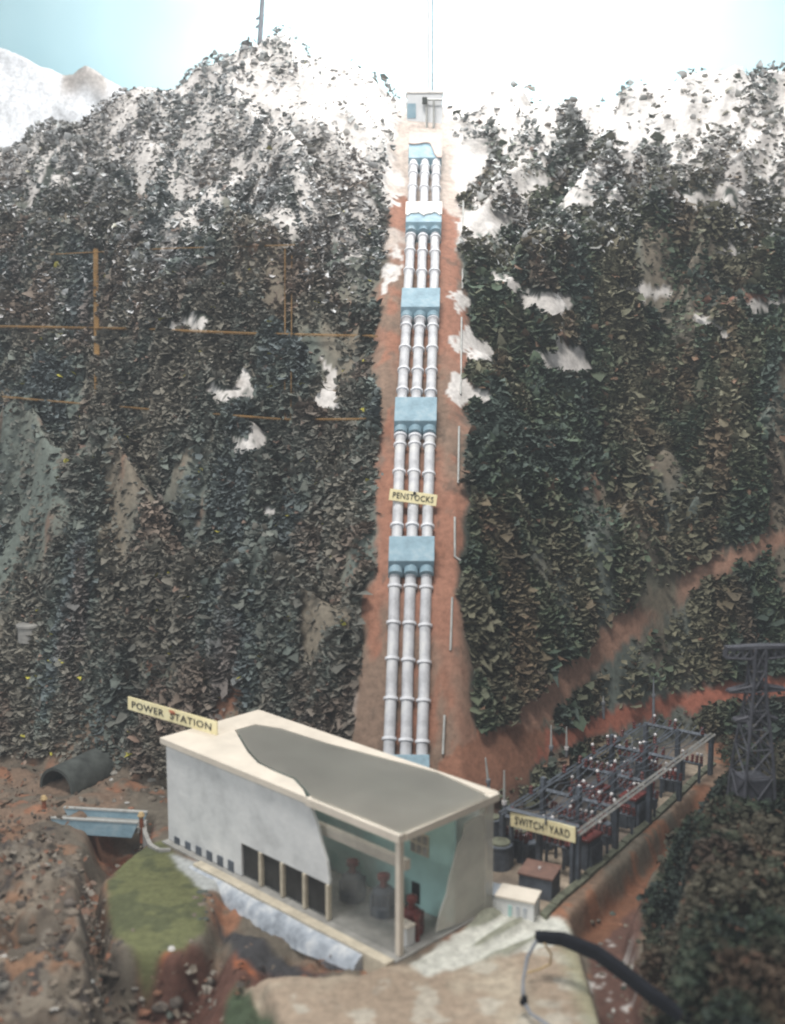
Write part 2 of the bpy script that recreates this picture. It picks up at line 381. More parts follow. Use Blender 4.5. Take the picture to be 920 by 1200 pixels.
# valley floor
Cv = np.zeros_like(C) + np.array((0.20, 0.135, 0.095))
Cv = lerp(Cv, (0.13, 0.11, 0.085), sm(0.45, 0.6, n1)); Cv = lerp(Cv, (0.30, 0.13, 0.07), sm(0.56, 0.68, n2) * 0.7)
Q = lambda poly, k=2: blur(in_poly(PX0 + wob * 0.35, PY0 + (n3 - .5) * 8, poly), k)
rocky = Q([(-300, 985), (70, 970), (120, 1040), (140, 1120), (200, 1400), (-500, 1400)], 6)
Cv = lerp(Cv, (0.105, 0.085, 0.066), rocky * 0.9); Cv = lerp(Cv, (0.18, 0.155, 0.125), rocky * sm(0.58, 0.68, n2)); Cv = lerp(Cv, (0.22, 0.12, 0.07), rocky * sm(0.52, 0.64, fbm(XX * 22, YY * 22, 95, 3)) * .8); Cv = lerp(Cv, (0.21, 0.175, 0.135), rocky * sm(0.58, 0.66, fbm(XX * 26, YY * 26, 97, 3)) * .8); Cv = lerp(Cv, (0.06, 0.05, 0.045), rocky * sm(0.58, 0.7, n3))
stream = Q([(125, 965), (180, 965), (165, 1020), (190, 1110), (290, 1100), (400, 1120), (300, 1140), (240, 1230), (150, 1230), (160, 1100), (120, 1010)], 5)
Cv = lerp(Cv, (0.115, 0.055, 0.04), stream); Cv = lerp(Cv, (0.30, 0.10, 0.045), stream * sm(0.52, 0.63, n2) * 0.9)
Cv = lerp(Cv, (0.05, 0.048, 0.05), Q([(250, 1060), (385, 1128), (280, 1110)], 4))  # shadow below the tailrace wall, painted into the ground
grass = Q([(142, 998), (190, 985), (204, 1002), (240, 1040), (242, 1088), (215, 1112), (165, 1122), (134, 1095), (126, 1040)], 3)
Cv = lerp(Cv, (0.125, 0.130, 0.058), grass); Cv = lerp(Cv, (0.085, 0.092, 0.045), grass * sm(0.5, 0.62, n2))
Cv = lerp(Cv, (0.055, 0.075, 0.042), Q([(262, 1150), (285, 1132), (320, 1160), (350, 1230), (250, 1260)], 4))
apron = Q([(282, 1138), (330, 1128), (430, 1130), (470, 1132), (520, 1128), (660, 1080), (676, 1110), (700, 1180), (715, 1260), (370, 1300), (320, 1180)], 3)
Cv = lerp(Cv, (0.40, 0.335, 0.255), apron); Cv = lerp(Cv, (0.30, 0.225, 0.165), apron * sm(0.48, 0.62, n1) * 0.8); Cv = lerp(Cv, (0.48, 0.45, 0.38), apron * sm(0.58, 0.68, n2) * 0.6)
Cv = lerp(Cv, (0.24, 0.25, 0.15), apron * sm(30, 0, np.abs(PX0 - np.interp(PY0, [1080, 1200], [660, 700]))) * 0.6)
ramp = Q([(478, 1132), (556, 1082), (566, 1062), (600, 1064), (660, 1076), (668, 1096), (640, 1110), (560, 1128), (500, 1146)], 2)
Cv = lerp(Cv, (0.56, 0.55, 0.49), ramp); Cv = lerp(Cv, (0.26, 0.26, 0.20), ramp * sm(0.52, 0.62, fbm((XX - YY) * 40, (XX + YY) * 7, 93, 3)))
yard = Q([(560, 1040), (560, 930), (640, 895), (770, 838), (830, 870), (825, 912), (660, 1052), (640, 1072)], 2)
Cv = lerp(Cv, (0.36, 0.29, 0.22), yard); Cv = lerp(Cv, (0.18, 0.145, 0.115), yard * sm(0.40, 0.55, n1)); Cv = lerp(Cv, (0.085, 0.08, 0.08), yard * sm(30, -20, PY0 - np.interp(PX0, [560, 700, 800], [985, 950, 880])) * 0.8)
Cv = lerp(Cv, (0.17, 0.075, 0.042), Q([(676, 1068), (752, 1000), (824, 920), (842, 926), (775, 1000), (710, 1090)], 2) * 0.9)
Cv = lerp(Cv, (0.105, 0.055, 0.042), Q([(690, 1085), (745, 1030), (770, 1060), (745, 1110), (780, 1300), (722, 1300)], 3)); 
Cv = lerp(Cv, (0.50, 0.47, 0.44), blur(dm * (n3 > 0.70) * (PY0 > 1060), 1) * 0.9)
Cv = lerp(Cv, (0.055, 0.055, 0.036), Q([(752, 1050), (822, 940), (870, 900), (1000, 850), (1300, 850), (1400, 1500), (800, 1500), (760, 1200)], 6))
pad = Q([(196, 1000), (232, 1010), (262, 1040), (240, 1046), (214, 1022)], 2)
Cv = lerp(Cv, (0.38, 0.39, 0.38), pad)
C = lerp(C, (0, 0, 0), FLAT) + Cv * FLAT[..., None]
C = lerp(C, (0.60, 0.565, 0.535), np.clip(snow, 0, 1))
C = lerp(C, (0.46, 0.385, 0.335), np.clip(strip_snow, 0, 1) * sm(120, 150, PYT))
idx = np.arange(NS * NY).reshape(NY, NS)
quads = np.stack([idx[:-1, :-1], idx[:-1, 1:], idx[1:, 1:], idx[1:, :-1]], -1).reshape(-1, 4)
ramp_ridge = blur(ramp, 2) * (fbm((XX - YY) * 40, (XX + YY) * 7, 93, 3) - 0.4) * 0.022
ZR = ZZ + ramp_ridge + grass * (n3 - 0.5) * 0.004
me = fast_mesh('terrain', np.stack([XX, YY, ZR], -1).reshape(-1, 3), quads, 'ground', C.reshape(-1, 3))
tag(link('terrain', me), 'painted plaster mountainside with red earth strip, tracks, snow patches and valley floor', 'terrain', kind='structure')

# ------------------------------------------------------------------ sky board and far snowy peak
def sky_mat():
    m = bpy.data.materials.new('painted_sky'); m.use_nodes = True
    nt = m.node_tree; b = nt.nodes['Principled BSDF']; b.inputs['Roughness'].default_value = 0.9
    tc = nt.nodes.new('ShaderNodeTexCoord'); nz = nt.nodes.new('ShaderNodeTexNoise'); nz.inputs['Scale'].default_value = 1.6; nz.inputs['Detail'].default_value = 5
    nt.links.new(tc.outputs['Object'], nz.inputs['Vector'])
    rp = nt.nodes.new('ShaderNodeValToRGB'); rp.color_ramp.elements[0].position = 0.35; rp.color_ramp.elements[1].position = 0.75
    rp.color_ramp.elements[0].color = (0.33, 0.52, 0.58, 1); rp.color_ramp.elements[1].color = (0.46, 0.62, 0.66, 1)
    nt.links.new(nz.outputs['Fac'], rp.inputs['Fac']); nt.links.new(rp.outputs['Color'], b.inputs['Base Color'])
    return m
M['sky'] = sky_mat()
mb = MB()
N = 40
arc = [(-2.6 + 5.2 * k / N, 3.42 - 0.12 * ((k / N - 0.5) * 2) ** 2) for k in range(N + 1)]
for (x0, y0), (x1, y1) in zip(arc[:-1], arc[1:]):
    mb.hexa([(x0, y0, -0.2), (x1, y1, -0.2), (x1, y1 + .02, -0.2), (x0, y0 + .02, -0.2), (x0, y0, 2.9), (x1, y1, 2.9), (x1, y1 + .02, 2.9), (x0, y0 + .02, 2.9)])
tag(mb.build('sky', 'sky', smooth=True), 'pale blue painted sky board behind the mountains', 'sky', kind='structure')
def far_peak():
    nx, ny = 150, 60
    a = np.linspace(-1.75, -0.45, nx); b = np.linspace(0, 1, ny)
    A, B = np.meshgrid(a, b)
    pts = [(-200, 40), (-60, 30), (0, 56), (20, 66), (50, 80), (85, 88), (100, 82), (118, 88), (150, 108), (200, 150), (260, 220)]
    xs = [on_y(p, q, 3.05).x for p, q in pts]; zs = [on_y(p, q, 3.05).z for p, q in pts]
    top = np.interp(A, xs, zs) + (fbm(A * 25, A * 0 + 3, 5, 3) - .5) * 0.02
    Z = 0.75 + (top - 0.75) * B + (fbm(A * 9, B * 5, 15, 4) - 0.5) * 0.07 * (1 - B * 0.8)
    Y = 2.83 + 0.22 * B ** 0.9 - (fbm(A * 7, B * 4, 25, 4) - .5) * 0.10
    n = fbm(A * 10, B * 6, 35, 4)
    c = np.zeros(A.shape + (3,)) + np.array((0.62, 0.63, 0.65)); m = sm(0.56, 0.68, n)[..., None] * 0.45
    c = c * (1 - m) + np.array((0.38, 0.36, 0.36)) * m
    mt = (sm(0.86, 0.97, B) * sm(0.45, 0.6, fbm(A * 16, B * 3, 45, 3)))[..., None] * 0.7
    c = c * (1 - mt) + np.array((0.34, 0.29, 0.25)) * mt
    i = np.arange(nx * ny).reshape(ny, nx)
    q = np.stack([i[:-1, :-1], i[:-1, 1:], i[1:, 1:], i[1:, :-1]], -1).reshape(-1, 4)
    me = fast_mesh('far_mountain', np.stack([A, Y, Z], -1).reshape(-1, 3), q, 'ground', c.reshape(-1, 3))
    o = link('far_mountain', me); md = o.modifiers.new('thick', 'SOLIDIFY'); md.thickness = 0.05; md.offset = -1 
    tag(o, 'smooth snow covered mountain rising behind the dark slope', 'mountain', kind='structure')
far_peak()

# ------------------------------------------------------------------ scrub (torn painted scraps)
grow = lambda m, k: np.clip(blur(np.clip(m, 0, 1), k) * 2.2, 0, 1)
dens = sm(-0.035, 0.0, TT) * (1 - grow(strip, 3)) * (1 - grow(ta, 4)) * (1 - grow(tb, 4)) * (1 - tcm) * (1 - grow(pm, 3)) * (1 - apronslope * slope)
dens *= 1 - 0.75 * crease
dens *= np.where(YY > YR + 0.06, 0.0, 1.0)
dens *= 1 - 0.93 * bare * (1 - SNOWH)
dens *= 0.30 + 0.70 * sm(.36, .50, fbm(XX * 27, YY * 27, 171, 2))
holes = 0.55 * fbm(XX * 34, YY * 34, 111, 3) + 0.45 * fbm(XX * 15, YY * 15, 113, 2)
dens *= 1 - 0.90 * sm(0.44, 0.52, holes * 0.75 + 0.30 * SNOWH) * sm(.15, .5, SNOWH)
dens *= 1 - 0.93 * ridge_snow * sm(0.34, 0.46, holes * .6 + .4 * fbm(XX * 10, YY * 10, 112, 2))
floor_d = blur(in_poly(PX0 + wob, PY0, [(762, 1050), (822, 945), (850, 905), (1000, 850), (1300, 850), (1400, 1500), (830, 1500), (768, 1200), (752, 1110)]), 3) * FLAT
floor_d = np.maximum(floor_d, 0.55 * FLAT * blur(in_poly(PX0, PY0, [(840, 800), (1100, 780), (1100, 900), (845, 900)]), 3))
dens = np.maximum(dens, floor_d)
edge = FLAT * 0.5 * blur(in_poly(PX0, PY0, [(-100, 840), (110, 850), (150, 880), (60, 880), (-100, 900)]), 3)
dens = np.maximum(dens, edge)
# sample by surface area
gy, gx = np.gradient(ZZ, axis=0), np.gradient(ZZ, axis=1)
dY = np.gradient(YY, axis=0); dX = np.gradient(XX, axis=1)
slope_y = gy / dY; slope_x = gx / dX
nrm = np.stack([-slope_x, -slope_y, np.ones_like(ZZ)], -1); nlen = np.linalg.norm(nrm, axis=-1, keepdims=True)
areaw = dX * dY * np.minimum(nlen[..., 0], 3.0); nrm = nrm / nlen
in_view = ((PXT > -110) & (PXT < 1030)).astype(float) * 0.85 + 0.15
def flatk(n): return np.clip((1 - n[:, 2]) * 2.2, 0, 1)
def scrub(name, label, sel, count, seed, smin, smax, palette, pw):
    r = np.random.default_rng(seed)
    p = (dens * areaw * in_view * sel); p[-1, :] = 0; p[:, -1] = 0
    p = p.ravel() / p.sum()
    k = r.choice(p.size, count, p=p); ii, jj = np.divmod(k, NS)
    fi, fj = r.random(count), r.random(count)
    i2, j2 = np.minimum(ii + 1, NY - 1), np.minimum(jj + 1, NS - 1)
    bl = lambda A: ((A[ii, jj].T * (1 - fj) + A[ii, j2].T * fj) * (1 - fi) + (A[i2, jj].T * (1 - fj) + A[i2, j2].T * fj) * fi).T
    P = np.stack([bl(XX), bl(YY), bl(ZZ)], -1); n = bl(nrm); n /= np.linalg.norm(n, axis=1, keepdims=True)
    tuft = fbm(P[:, 0] * 27, P[:, 1] * 27, 171, 2)
    P = P + n * np.clip((tuft - .44) * .075, 0, .017)[:, None]
    # frame: scraps stick out of the slope like shingles, upper face to the sky
    rnd = r.normal(size=(count, 3))
    out = n * 0.55 + np.array((0, -0.55, 0.12)) * flatk(n)[:, None] + rnd * 0.42; out /= np.linalg.norm(out, axis=1, keepdims=True)
    t1 = np.cross(out, np.array((0, 0, 1.0))) + r.normal(size=(count, 3)) * 0.33
    t1 -= out * (t1 * out).sum(1, keepdims=True); t1 /= np.linalg.norm(t1, axis=1, keepdims=True)
    fn = np.cross(t1, out)
    clump = fbm(P[:, 0] * 22, P[:, 1] * 22, 131, 3)
    sz = (smin * .8 + (smax * 1.1 - smin * .8) * r.random(count) ** 1.8) * (0.65 + 0.8 * clump) * np.where(r.random(count) < 0.05, 1.5, 1.0)
    wd = sz * r.uniform(0.5, 0.95, count); ln = sz * r.uniform(0.7, 1.3, count)
    NV = 6
    a = np.array([-1, 1, -1, 1, -1, 1.0]); b = np.array([0, 0, .5, .5, 1, 1.0]); prof = np.array([.6, .6, 1, 1, .5, .5])
    A = a[None] * prof[None] + r.normal(0, .17, (count, NV)); B = b[None] + r.normal(0, .15, (count, NV))
    curl = r.normal(-.35, .7, count)[:, None]
    Cn = curl * B ** 2 + r.normal(0, .28, (count, NV))
    V = P[:, None] - n[:, None] * 0.0015 + t1[:, None] * (A * wd[:, None])[..., None] + out[:, None] * (B * ln[:, None])[..., None] + fn[:, None] * (Cn * sz[:, None] * .6)[..., None]
    pal = np.array(palette); zone = fbm(P[:, 0] * 7, P[:, 1] * 7, 141, 4)
    h1 = (fbm(P[:, 0] * 11, P[:, 1] * 11, 151, 3) - 0.5) * 3.2 + 0.5 + r.normal(0, .16, count)
    h1 = np.clip(h1, 0, .999) * 4; k0 = h1.astype(int); k1 = np.minimum(k0 + 1, 4); fr_ = (h1 - k0)[:, None]
    base = pal[k0] * (1 - fr_) + pal[k1] * fr_
    rs = np.clip(sm(.56, .70, fbm(P[:, 0] * 15, P[:, 1] * 15, 161, 3)) * .55 + (r.random(count) < pw), 0, 1)[:, None] * .75
    base = base * (1 - rs) + pal[5] * rs
    if len(pal) > 6: base = np.where((r.random(count) < .0025)[:, None], pal[6], base)
    base = base * r.uniform(0.74, 1.16, count)[:, None] * (0.50 + 0.80 * zone)[:, None]
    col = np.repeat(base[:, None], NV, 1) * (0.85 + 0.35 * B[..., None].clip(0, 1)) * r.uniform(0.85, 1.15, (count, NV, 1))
    # dry white paint dragged over the raised tips higher up the slope
    sh = bl(SNOWH) + 0.25 * bl(ridge_snow)
    amt = np.clip(sh * 1.25 - 0.08, 0, 0.95)
    hitp = (r.random(count) < amt * 0.80)
    wv = np.clip((B - 0.25) * 1.8 + r.normal(0, .35, (count, NV)), 0, 1) * hitp[:, None] * r.uniform(.5, 1, count)[:, None]
    grey = np.clip(amt - 0.1, 0, 1)[:, None, None] * 0.32
    col = col * (1 - grey) + np.array((0.19, 0.19, 0.185)) * grey
    col = col * (1 - wv[..., None]) + np.array((0.70, 0.70, 0.70)) * wv[..., None]
    q = np.array([(0, 1, 3, 2), (2, 3, 5, 4)])
    quads = (np.arange(count)[:, None, None] * NV + q[None]).reshape(-1, 4)
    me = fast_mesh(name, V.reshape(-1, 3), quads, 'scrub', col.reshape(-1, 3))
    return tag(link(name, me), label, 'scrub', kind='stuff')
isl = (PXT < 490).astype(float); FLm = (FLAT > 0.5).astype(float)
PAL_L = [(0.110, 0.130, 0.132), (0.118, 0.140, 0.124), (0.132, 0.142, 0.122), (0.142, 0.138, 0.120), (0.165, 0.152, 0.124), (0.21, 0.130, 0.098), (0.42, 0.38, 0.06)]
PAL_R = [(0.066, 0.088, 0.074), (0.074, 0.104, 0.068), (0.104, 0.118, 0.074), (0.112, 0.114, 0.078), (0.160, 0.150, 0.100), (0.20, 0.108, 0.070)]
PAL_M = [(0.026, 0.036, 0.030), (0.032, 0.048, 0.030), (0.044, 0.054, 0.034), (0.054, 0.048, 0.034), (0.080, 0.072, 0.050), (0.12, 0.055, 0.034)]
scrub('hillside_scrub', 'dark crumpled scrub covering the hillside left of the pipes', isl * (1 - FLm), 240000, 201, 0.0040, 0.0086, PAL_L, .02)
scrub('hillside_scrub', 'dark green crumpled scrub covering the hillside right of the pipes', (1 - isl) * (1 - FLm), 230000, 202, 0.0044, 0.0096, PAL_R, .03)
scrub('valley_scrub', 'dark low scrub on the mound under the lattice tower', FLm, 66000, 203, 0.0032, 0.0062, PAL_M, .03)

keep = dens.copy()
dens = FLAT * np.clip(rocky + stream * .7 + flm * .5 + crease * .3, 0, 1) * (1 - grass) * (1 - apron)
PAL_D = [(0.09, 0.075, 0.06), (0.13, 0.10, 0.078), (0.16, 0.13, 0.10), (0.19, 0.155, 0.12), (0.24, 0.21, 0.175), (0.26, 0.11, 0.06)]
scrub('stony_debris', 'brown and grey broken debris around the stream at lower left', FLm, 2600, 204, 0.0025, 0.0055, PAL_D, .12)
dens = keep
# ------------------------------------------------------------------ penstock pipes and anchor blocks
cpx = lambda py: float(np.interp(py, [120, 170, 215, 300, 430, 560, 700, 885], [498.5, 498.5, 497.5, 495.5, 489, 484.5, 481, 474.5]))
def pp(py):                      # point on the strip's centre line
    return hit(cpx(py), py)
LP = 0.024                       # height of the pipe axis over the earth, measured straight up
def lift(py, l, dx=0.0):
    p = hit(cpx(py), py, l); p.x += dx; return p
blocks = [(157, 190), (238, 265), (337, 365), (465, 499), (628, 664), (884, 912)]
b_names = ['topmost', 'second', 'third', 'fourth', 'fifth', 'lowest']
b_text = ['topmost anchor block of the pipes, blue face under a snowy pink top',
          'anchor block second from the top, snow over its upper half',
          'plain blue anchor block third from the top of the pipes',
          'plain blue anchor block fourth from the top, between snow patches and sign',
          'plain blue anchor block just below the small sign on the pipes',
          'lowest blue anchor block half hidden behind the building roof']
centre = []
for i, (y0, y1) in enumerate(blocks):
    top, bot = lift(y0, 0.046), lift(y1 - 4, 0.046)
    if i == 5: bot = top + Vector((0, -0.03, -0.035))
    d = (bot - top); L = d.length; d.normalize()
    ex = Vector((1, 0, 0)); nn = ex.cross(d); nn = nn if nn.z > 0 else -nn
    hw = 0.0355
    th = thing('anchor_block', b_text[i], 'anchor block', 'blue anchor blocks along the pipes', top + d * L * .5 - nn * 0.03)
    A, B_ = top - ex * hw, top + ex * hw
    tilt = 0.004 * (1 if i % 2 else -1)
    low = 0.016
    mb = MB().hexa([A - nn * .055, B_ - nn * .055, B_ + d * (L + low) - nn * .055, A + d * (L + low) - nn * .055,
                    A, B_, B_ + d * (L - .004), A + d * (L - .004)])
    mb.build('block_body', 'blue', th, bevel=0.0012)
    centre.append((top + d * L * .45 - nn * 0.017, d, nn))
    if i in (0, 1):              # painted snow lying on the block
        n = 14; pts_t, pts_b = [], []
        for k in range(n + 1):
            f = k / n; x = -hw - .001 + (2 * hw + .002) * f
            e = (0.42 + 0.03 * math.sin(f * 9) + 0.55 * float(sm(.62, .86, f))) if i == 0 else (0.58 + 0.06 * math.sin(f * 13 + 1) + .04 * math.sin(f * 29))
            pts_t.append(top + ex * x - d * .001); pts_b.append(top + ex * x + d * min(L * .98, L * e))
        MB().prism([p + nn * .0004 for p in pts_t + pts_b[::-1]], nn * 0.0028).build('snow_cap', 'pinkcap' if i == 0 else 'snow', th, bevel=0.0008)
    # sleeves where the pipes leave the block
    for k in (-1, 0, 1):
        c = centre[-1][0] + ex * k * LP
        MB().tube([c + d * (L * .5), c + d * (L * .55 + .010)], 0.0112, 18).build('sleeve', 'blue', th, smooth=True)
collars = [[197, 206, 221], [272, 279, 296, 319], [375, 384, 409, 435, 459], [512, 522, 555, 617], [688, 731, 774, 820, 868]]
w_names = ['left', 'middle', 'right']
for k in (-1, 0, 1):
    off = Vector((k * 0.0243, 0, 0))
    base = centre[5][0] + off
    th = thing('penstock_pipe', w_names[k + 1] + ' of the three pale grey pipes running down the red strip', 'pipe', 'penstock pipes down the mountainside', base)
    for i in range(5):
        a, b = centre[i][0] + off, centre[i + 1][0] + off
        n = 6; pts = [a.lerp(b, q / n) for q in range(n + 1)]
        for q in range(1, n): pts[q] = pts[q] + Vector((random.uniform(-.0006, .0006), 0, random.uniform(-.0008, .0008)))
        MB().tube(pts, 0.0086, 20).build('pipe_section', 'pipe', th, smooth=True)
        d = (b - a).normalized()
        for cy in collars[i]:
            cy2 = cy + k * (1.5 if i == 4 else 0.6) + random.uniform(-.8, .8)
            best = min((abs(project(*a.lerp(b, q / 300))[1] - cy2), q) for q in range(301))[1]
            c = a.lerp(b, best / 300)
            col_ = MB().tube([c - d * .0024, c - d * .0019, c + d * .0019, c + d * .0024], [.0100, .0112, .0112, .0100], 20)
            col_.build('collar', 'collar', th, smooth=True)
            nz = Vector((1, 0, 0)).cross(d); nz = nz if nz.z > 0 else -nz
            MB().bar(c - nz * .007, c - nz * .022, .009).build('saddle', 'concrete', th)
# thin marker rail on the right edge of the strip
for i, (pts, tx) in enumerate([([(543, 236), (542, 338)], 'thin grey rail beside the snowy upper pipes'), ([(541, 372), (540, 462)], 'thin grey rail crossing the snow patches right of the pipes'),
                               ([(538, 500), (537, 566)], 'thin pale rail on the strip edge level with the small sign'), ([(533, 606), (533, 652), (540, 657)], 'short pale rail with bent foot on the strip edge'),
                               ([(530, 700), (528, 762)], 'thin rail on the strip edge beside the lower pipes'), ([(521, 838), (519, 884)], 'lowest thin rail standing behind the building roof')]):
    P3 = [hit(x, y, 0.006) for x, y in pts]
    tag(MB().tube(P3, 0.0018, 8).build('marker_rail', 'rail', smooth=True), tx, 'rail', 'thin rails along the strip edge')

# ------------------------------------------------------------------ signs
def text_mesh(txt, name):
    cu = bpy.data.curves.new(name, 'FONT'); cu.body = txt; cu.extrude = 0.0; cu.resolution_u = 3
    cu.space_character = 1.08
    o = bpy.data.objects.new(name, cu); COL.objects.link(o)
    dg = bpy.context.evaluated_depsgraph_get()
    me = bpy.data.meshes.new_from_object(o.evaluated_get(dg)); bpy.data.objects.remove(o)
    return me
def sign(txt, label, p0, along, up, length, height, pad=0.12, split_rust=False):
    along, up = along.normalized(), up.normalized(); nf = along.cross(up).normalized()
    if nf.y > 0: nf = -nf
    th = thing('name_sign', label, 'sign', None, p0)
    mb = MB().prism([p0, p0 + along * length, p0 + along * length + up * height, p0 + up * height], -nf * 0.0022)
    bd = mb.build('board', 'sign', th, bevel=0.0004)
    me = text_mesh(txt, 'lettering')
    co = np.array([v.co[:] for v in me.vertices]); lo, hi = co.min(0), co.max(0)
    bw, bh = length * (1 - 2 * pad * .6), height * 0.50
    for v in me.vertices:
        a = (v.co.x - lo[0]) / (hi[0] - lo[0]) * bw + length * pad * .6; b = (v.co.y - lo[1]) / (hi[1] - lo[1]) * bh + height * 0.25
        v.co = along * a + up * b + nf * 0.0008
    me.materials.clear(); me.materials.append(M['ink'])
    o = link('lettering', me, th)
    md = o.modifiers.new('bold', 'SOLIDIFY'); md.thickness = 0.0006; md.offset = 0
    return th, nf
# small sign on the pipes, leaning across them
a, b = centre[3][0], centre[4][0]
q = min((abs(project(*a.lerp(b, q / 300))[1] - 584), q) for q in range(301))[1]
c = a.lerp(b, q / 300) + Vector((0, -0.017, 0.004))
al = Vector((math.cos(math.radians(-8)), 0.03, math.sin(math.radians(-8)))); upv = Vector((0.14, 0.22, 0.96)); upv = upv - al * upv.dot(al) / al.length_squared
ps, nf = sign('PENSTOCKS', 'small cream sign lettered PENSTOCKS pinned across the pipes', c - al * 0.0385 - upv.normalized() * 0.0095, al, upv, 0.0765, 0.0185)
pc = c + upv.normalized() * 0.0065 + Vector((0.001, 0, 0.0)) + nf * .001
MB().tube([pc, pc + nf * .003, pc + nf * .0045], [.0024, .0024, .001], 12).build('pin', 'black', ps, smooth=True)

# ------------------------------------------------------------------ power station
H0 = 0.148
BO = Vector((0.008, 1.217, 0)); ang = math.radians(135.6)
E1 = Vector((math.cos(ang), math.sin(ang), 0)); E2 = Vector((math.cos(ang - PI / 2), math.sin(ang - PI / 2), 0)); EZ = Vector((0, 0, 1))
BL, BS = 0.452, 0.164
def bp(u, v_, z): return BO + E1 * u + E2 * v_ + EZ * z
def on_plane(px, py, p0, n):
    d = ray(px, py); o = Vector((0, 0, CAM_H)); return o + d * ((p0 - o).dot(n) / d.dot(n))
def uz(px, py, v_=0.0):
    p = on_plane(px, py, bp(0, v_, 0), E2) - BO; return p.dot(E1), p.z
def vz(px, py, u=0.0):
    p = on_plane(px, py, bp(u, 0, 0), E1) - BO; return p.dot(E2), p.z
ps = thing('power_station', 'white flat roofed power station with cutaway front showing its teal hall', 'building', None, bp(BL / 2, BS / 2, 0))
def bbox(name, u0, u1, v0, v1, z0, z1, m, parent=ps, bevel=0.0006):
    return MB().hexa([bp(u0, v0, z0), bp(u1, v0, z0), bp(u1, v1, z0), bp(u0, v1, z0), bp(u0, v0, z1), bp(u1, v0, z1), bp(u1, v1, z1), bp(u0, v1, z1)]).build(name, m, parent, bevel=bevel)
def face_poly(name, pts, th_, m, v0=0.0, parent=ps):
    return MB().prism([bp(u, v0, z) for u, z in pts], E2 * th_).build(name, m, parent)
bbox('floor', -0.004, BL + .003, -.010, BS + .004, -.05, .003, 'concrete')
bbox('ledge', -0.002, BL * .80, -.024, -.0105, -.05, .005, 'mullion')
# long front wall: white paint with a ragged edge, the rest clear sheet
wall_px = [(197, 874), (280, 908), (362, 941), (366, 952), (372, 968), (377, 990), (383, 1010), (386, 1034)]
wp = [uz(*p) for p in wall_px]; wp = [(min(u, BL), min(z, H0 - .004)) for u, z in wp]; wp[0] = (BL, H0 - .004)
u_door0 = uz(283, 1010)[0]; u_door1 = uz(386, 1050)[0]; z_door = uz(283, 988)[1]
face_poly('front_wall', wp + [(u_door1, z_door), (u_door0, z_door), (u_door0, .004), (BL, .004)], .004, 'white')
u_brk = uz(362, 941)[0]
face_poly('clear_front', [(u_brk - .001, H0 - .006)] + [(u - .0012, z) for u, z in wp[3:]] + [(u_door1 - .002, z_door), (u_door1 - .002, .004), (.004, .004), (.004, H0 - .006)], .0015, 'perspex', .0008)
nd = 4
for k in range(nd):
    ua = u_door0 + (u_door1 - u_door0) * k / nd; ub = u_door0 + (u_door1 - u_door0) * (k + 1) / nd
    d_ = (ub - ua); s_ = 1 if d_ > 0 else -1
    bbox('dark_panel', min(ua + s_ * .000, ub - s_ * .0052), max(ua, ub - s_ * .0052), .003, .006, .006, z_door, 'dark')
    bbox('mullion', min(ub - s_ * .0050, ub), max(ub - s_ * .0050, ub), -.002, .004, .004, z_door - .0005, 'mullion')
for k in range(6):
    x = 208 + k * 12.6; y = 991 + k * 5.6
    u, z = uz(x, y)
    bbox('vent', u - .0062, u + .0062, -.0012, .0015, z - .0045, z + .0125, 'slate')
bbox('end_wall', BL - .004, BL, .004, BS, .004, H0 - .004, 'white')
VB = .100
bbox('back_wall', .012, BL - .005, BS - .004, BS, .004, H0 - .004, 'white')
bbox('inner_wall', .003, BL - .006, VB - .004, VB, .004, H0 - .005, 'teal')
bbox('corner_post', -.001, .006, -.001, .006, .0035, H0 - .004, 'cream')
bbox('corner_column', -.001, .011, BS - .014, BS + .0005, .0035, H0 - .004, 'perspex_white')
bbox('front_rail', -.006, u_brk - .002, -.0075, .004, H0 - .006, H0 + .0038, 'cream')
bbox('end_rail', -.0072, .0045, .0045, BS + .004, H0 - .006, H0 + .0036, 'cream')
bbox('crane_rail', .004, .20, .014, .022, .100, .112, 'cream')
# scuffed white remains of the end wall
ew = [(545, 966), (568, 952), (570, 1076), (545, 1082), (512, 1092), (516, 1070), (524, 1048), (527, 1030), (534, 1004), (537, 990), (543, 980)]
MB().prism([bp(0, min(max(v_, .008), BS - .002), min(max(z, .0035), H0 - .014)) for v_, z in (vz(*p) for p in ew)], E1 * .0022).build('end_wall_remnant', 'perspex_white', ps)
# window and door on the teal wall
def on_back(px, py):
    p = on_plane(px, py, bp(0, VB - .0045, 0), E2) - BO; return p.dot(E1), p.z
u0, z0 = on_back(482, 1001); u1, z1 = on_back(503, 975)
ua, ub = min(u0, u1), max(u0, u1); za, zb = min(z0, z1), max(z0, z1); zm = (za + zb) / 2; hz = 0.014
win = bbox('window', ua, ub, VB - .0062, VB - .0042, zm - hz, zm + hz, 'mullion')
for i in range(3):
    for j in range(2):
        a0 = ua + (ub - ua) * (i + .14) / 3; a1 = ua + (ub - ua) * (i + .86) / 3; b0 = zm - hz + 2 * hz * (j + .12) / 2; b1 = zm - hz + 2 * hz * (j + .88) / 2
        bbox('pane', a0, a1, VB - .0070, VB - .0058, b0, b1, 'concrete', win, 0)
u0, z0 = on_back(483, 1056); u1, z1 = on_back(492, 1036)
bbox('doorway', min(u0, u1), max(u0, u1), VB - .0060, VB - .0042, min(z0, z1), max(z0, z1), 'dark')
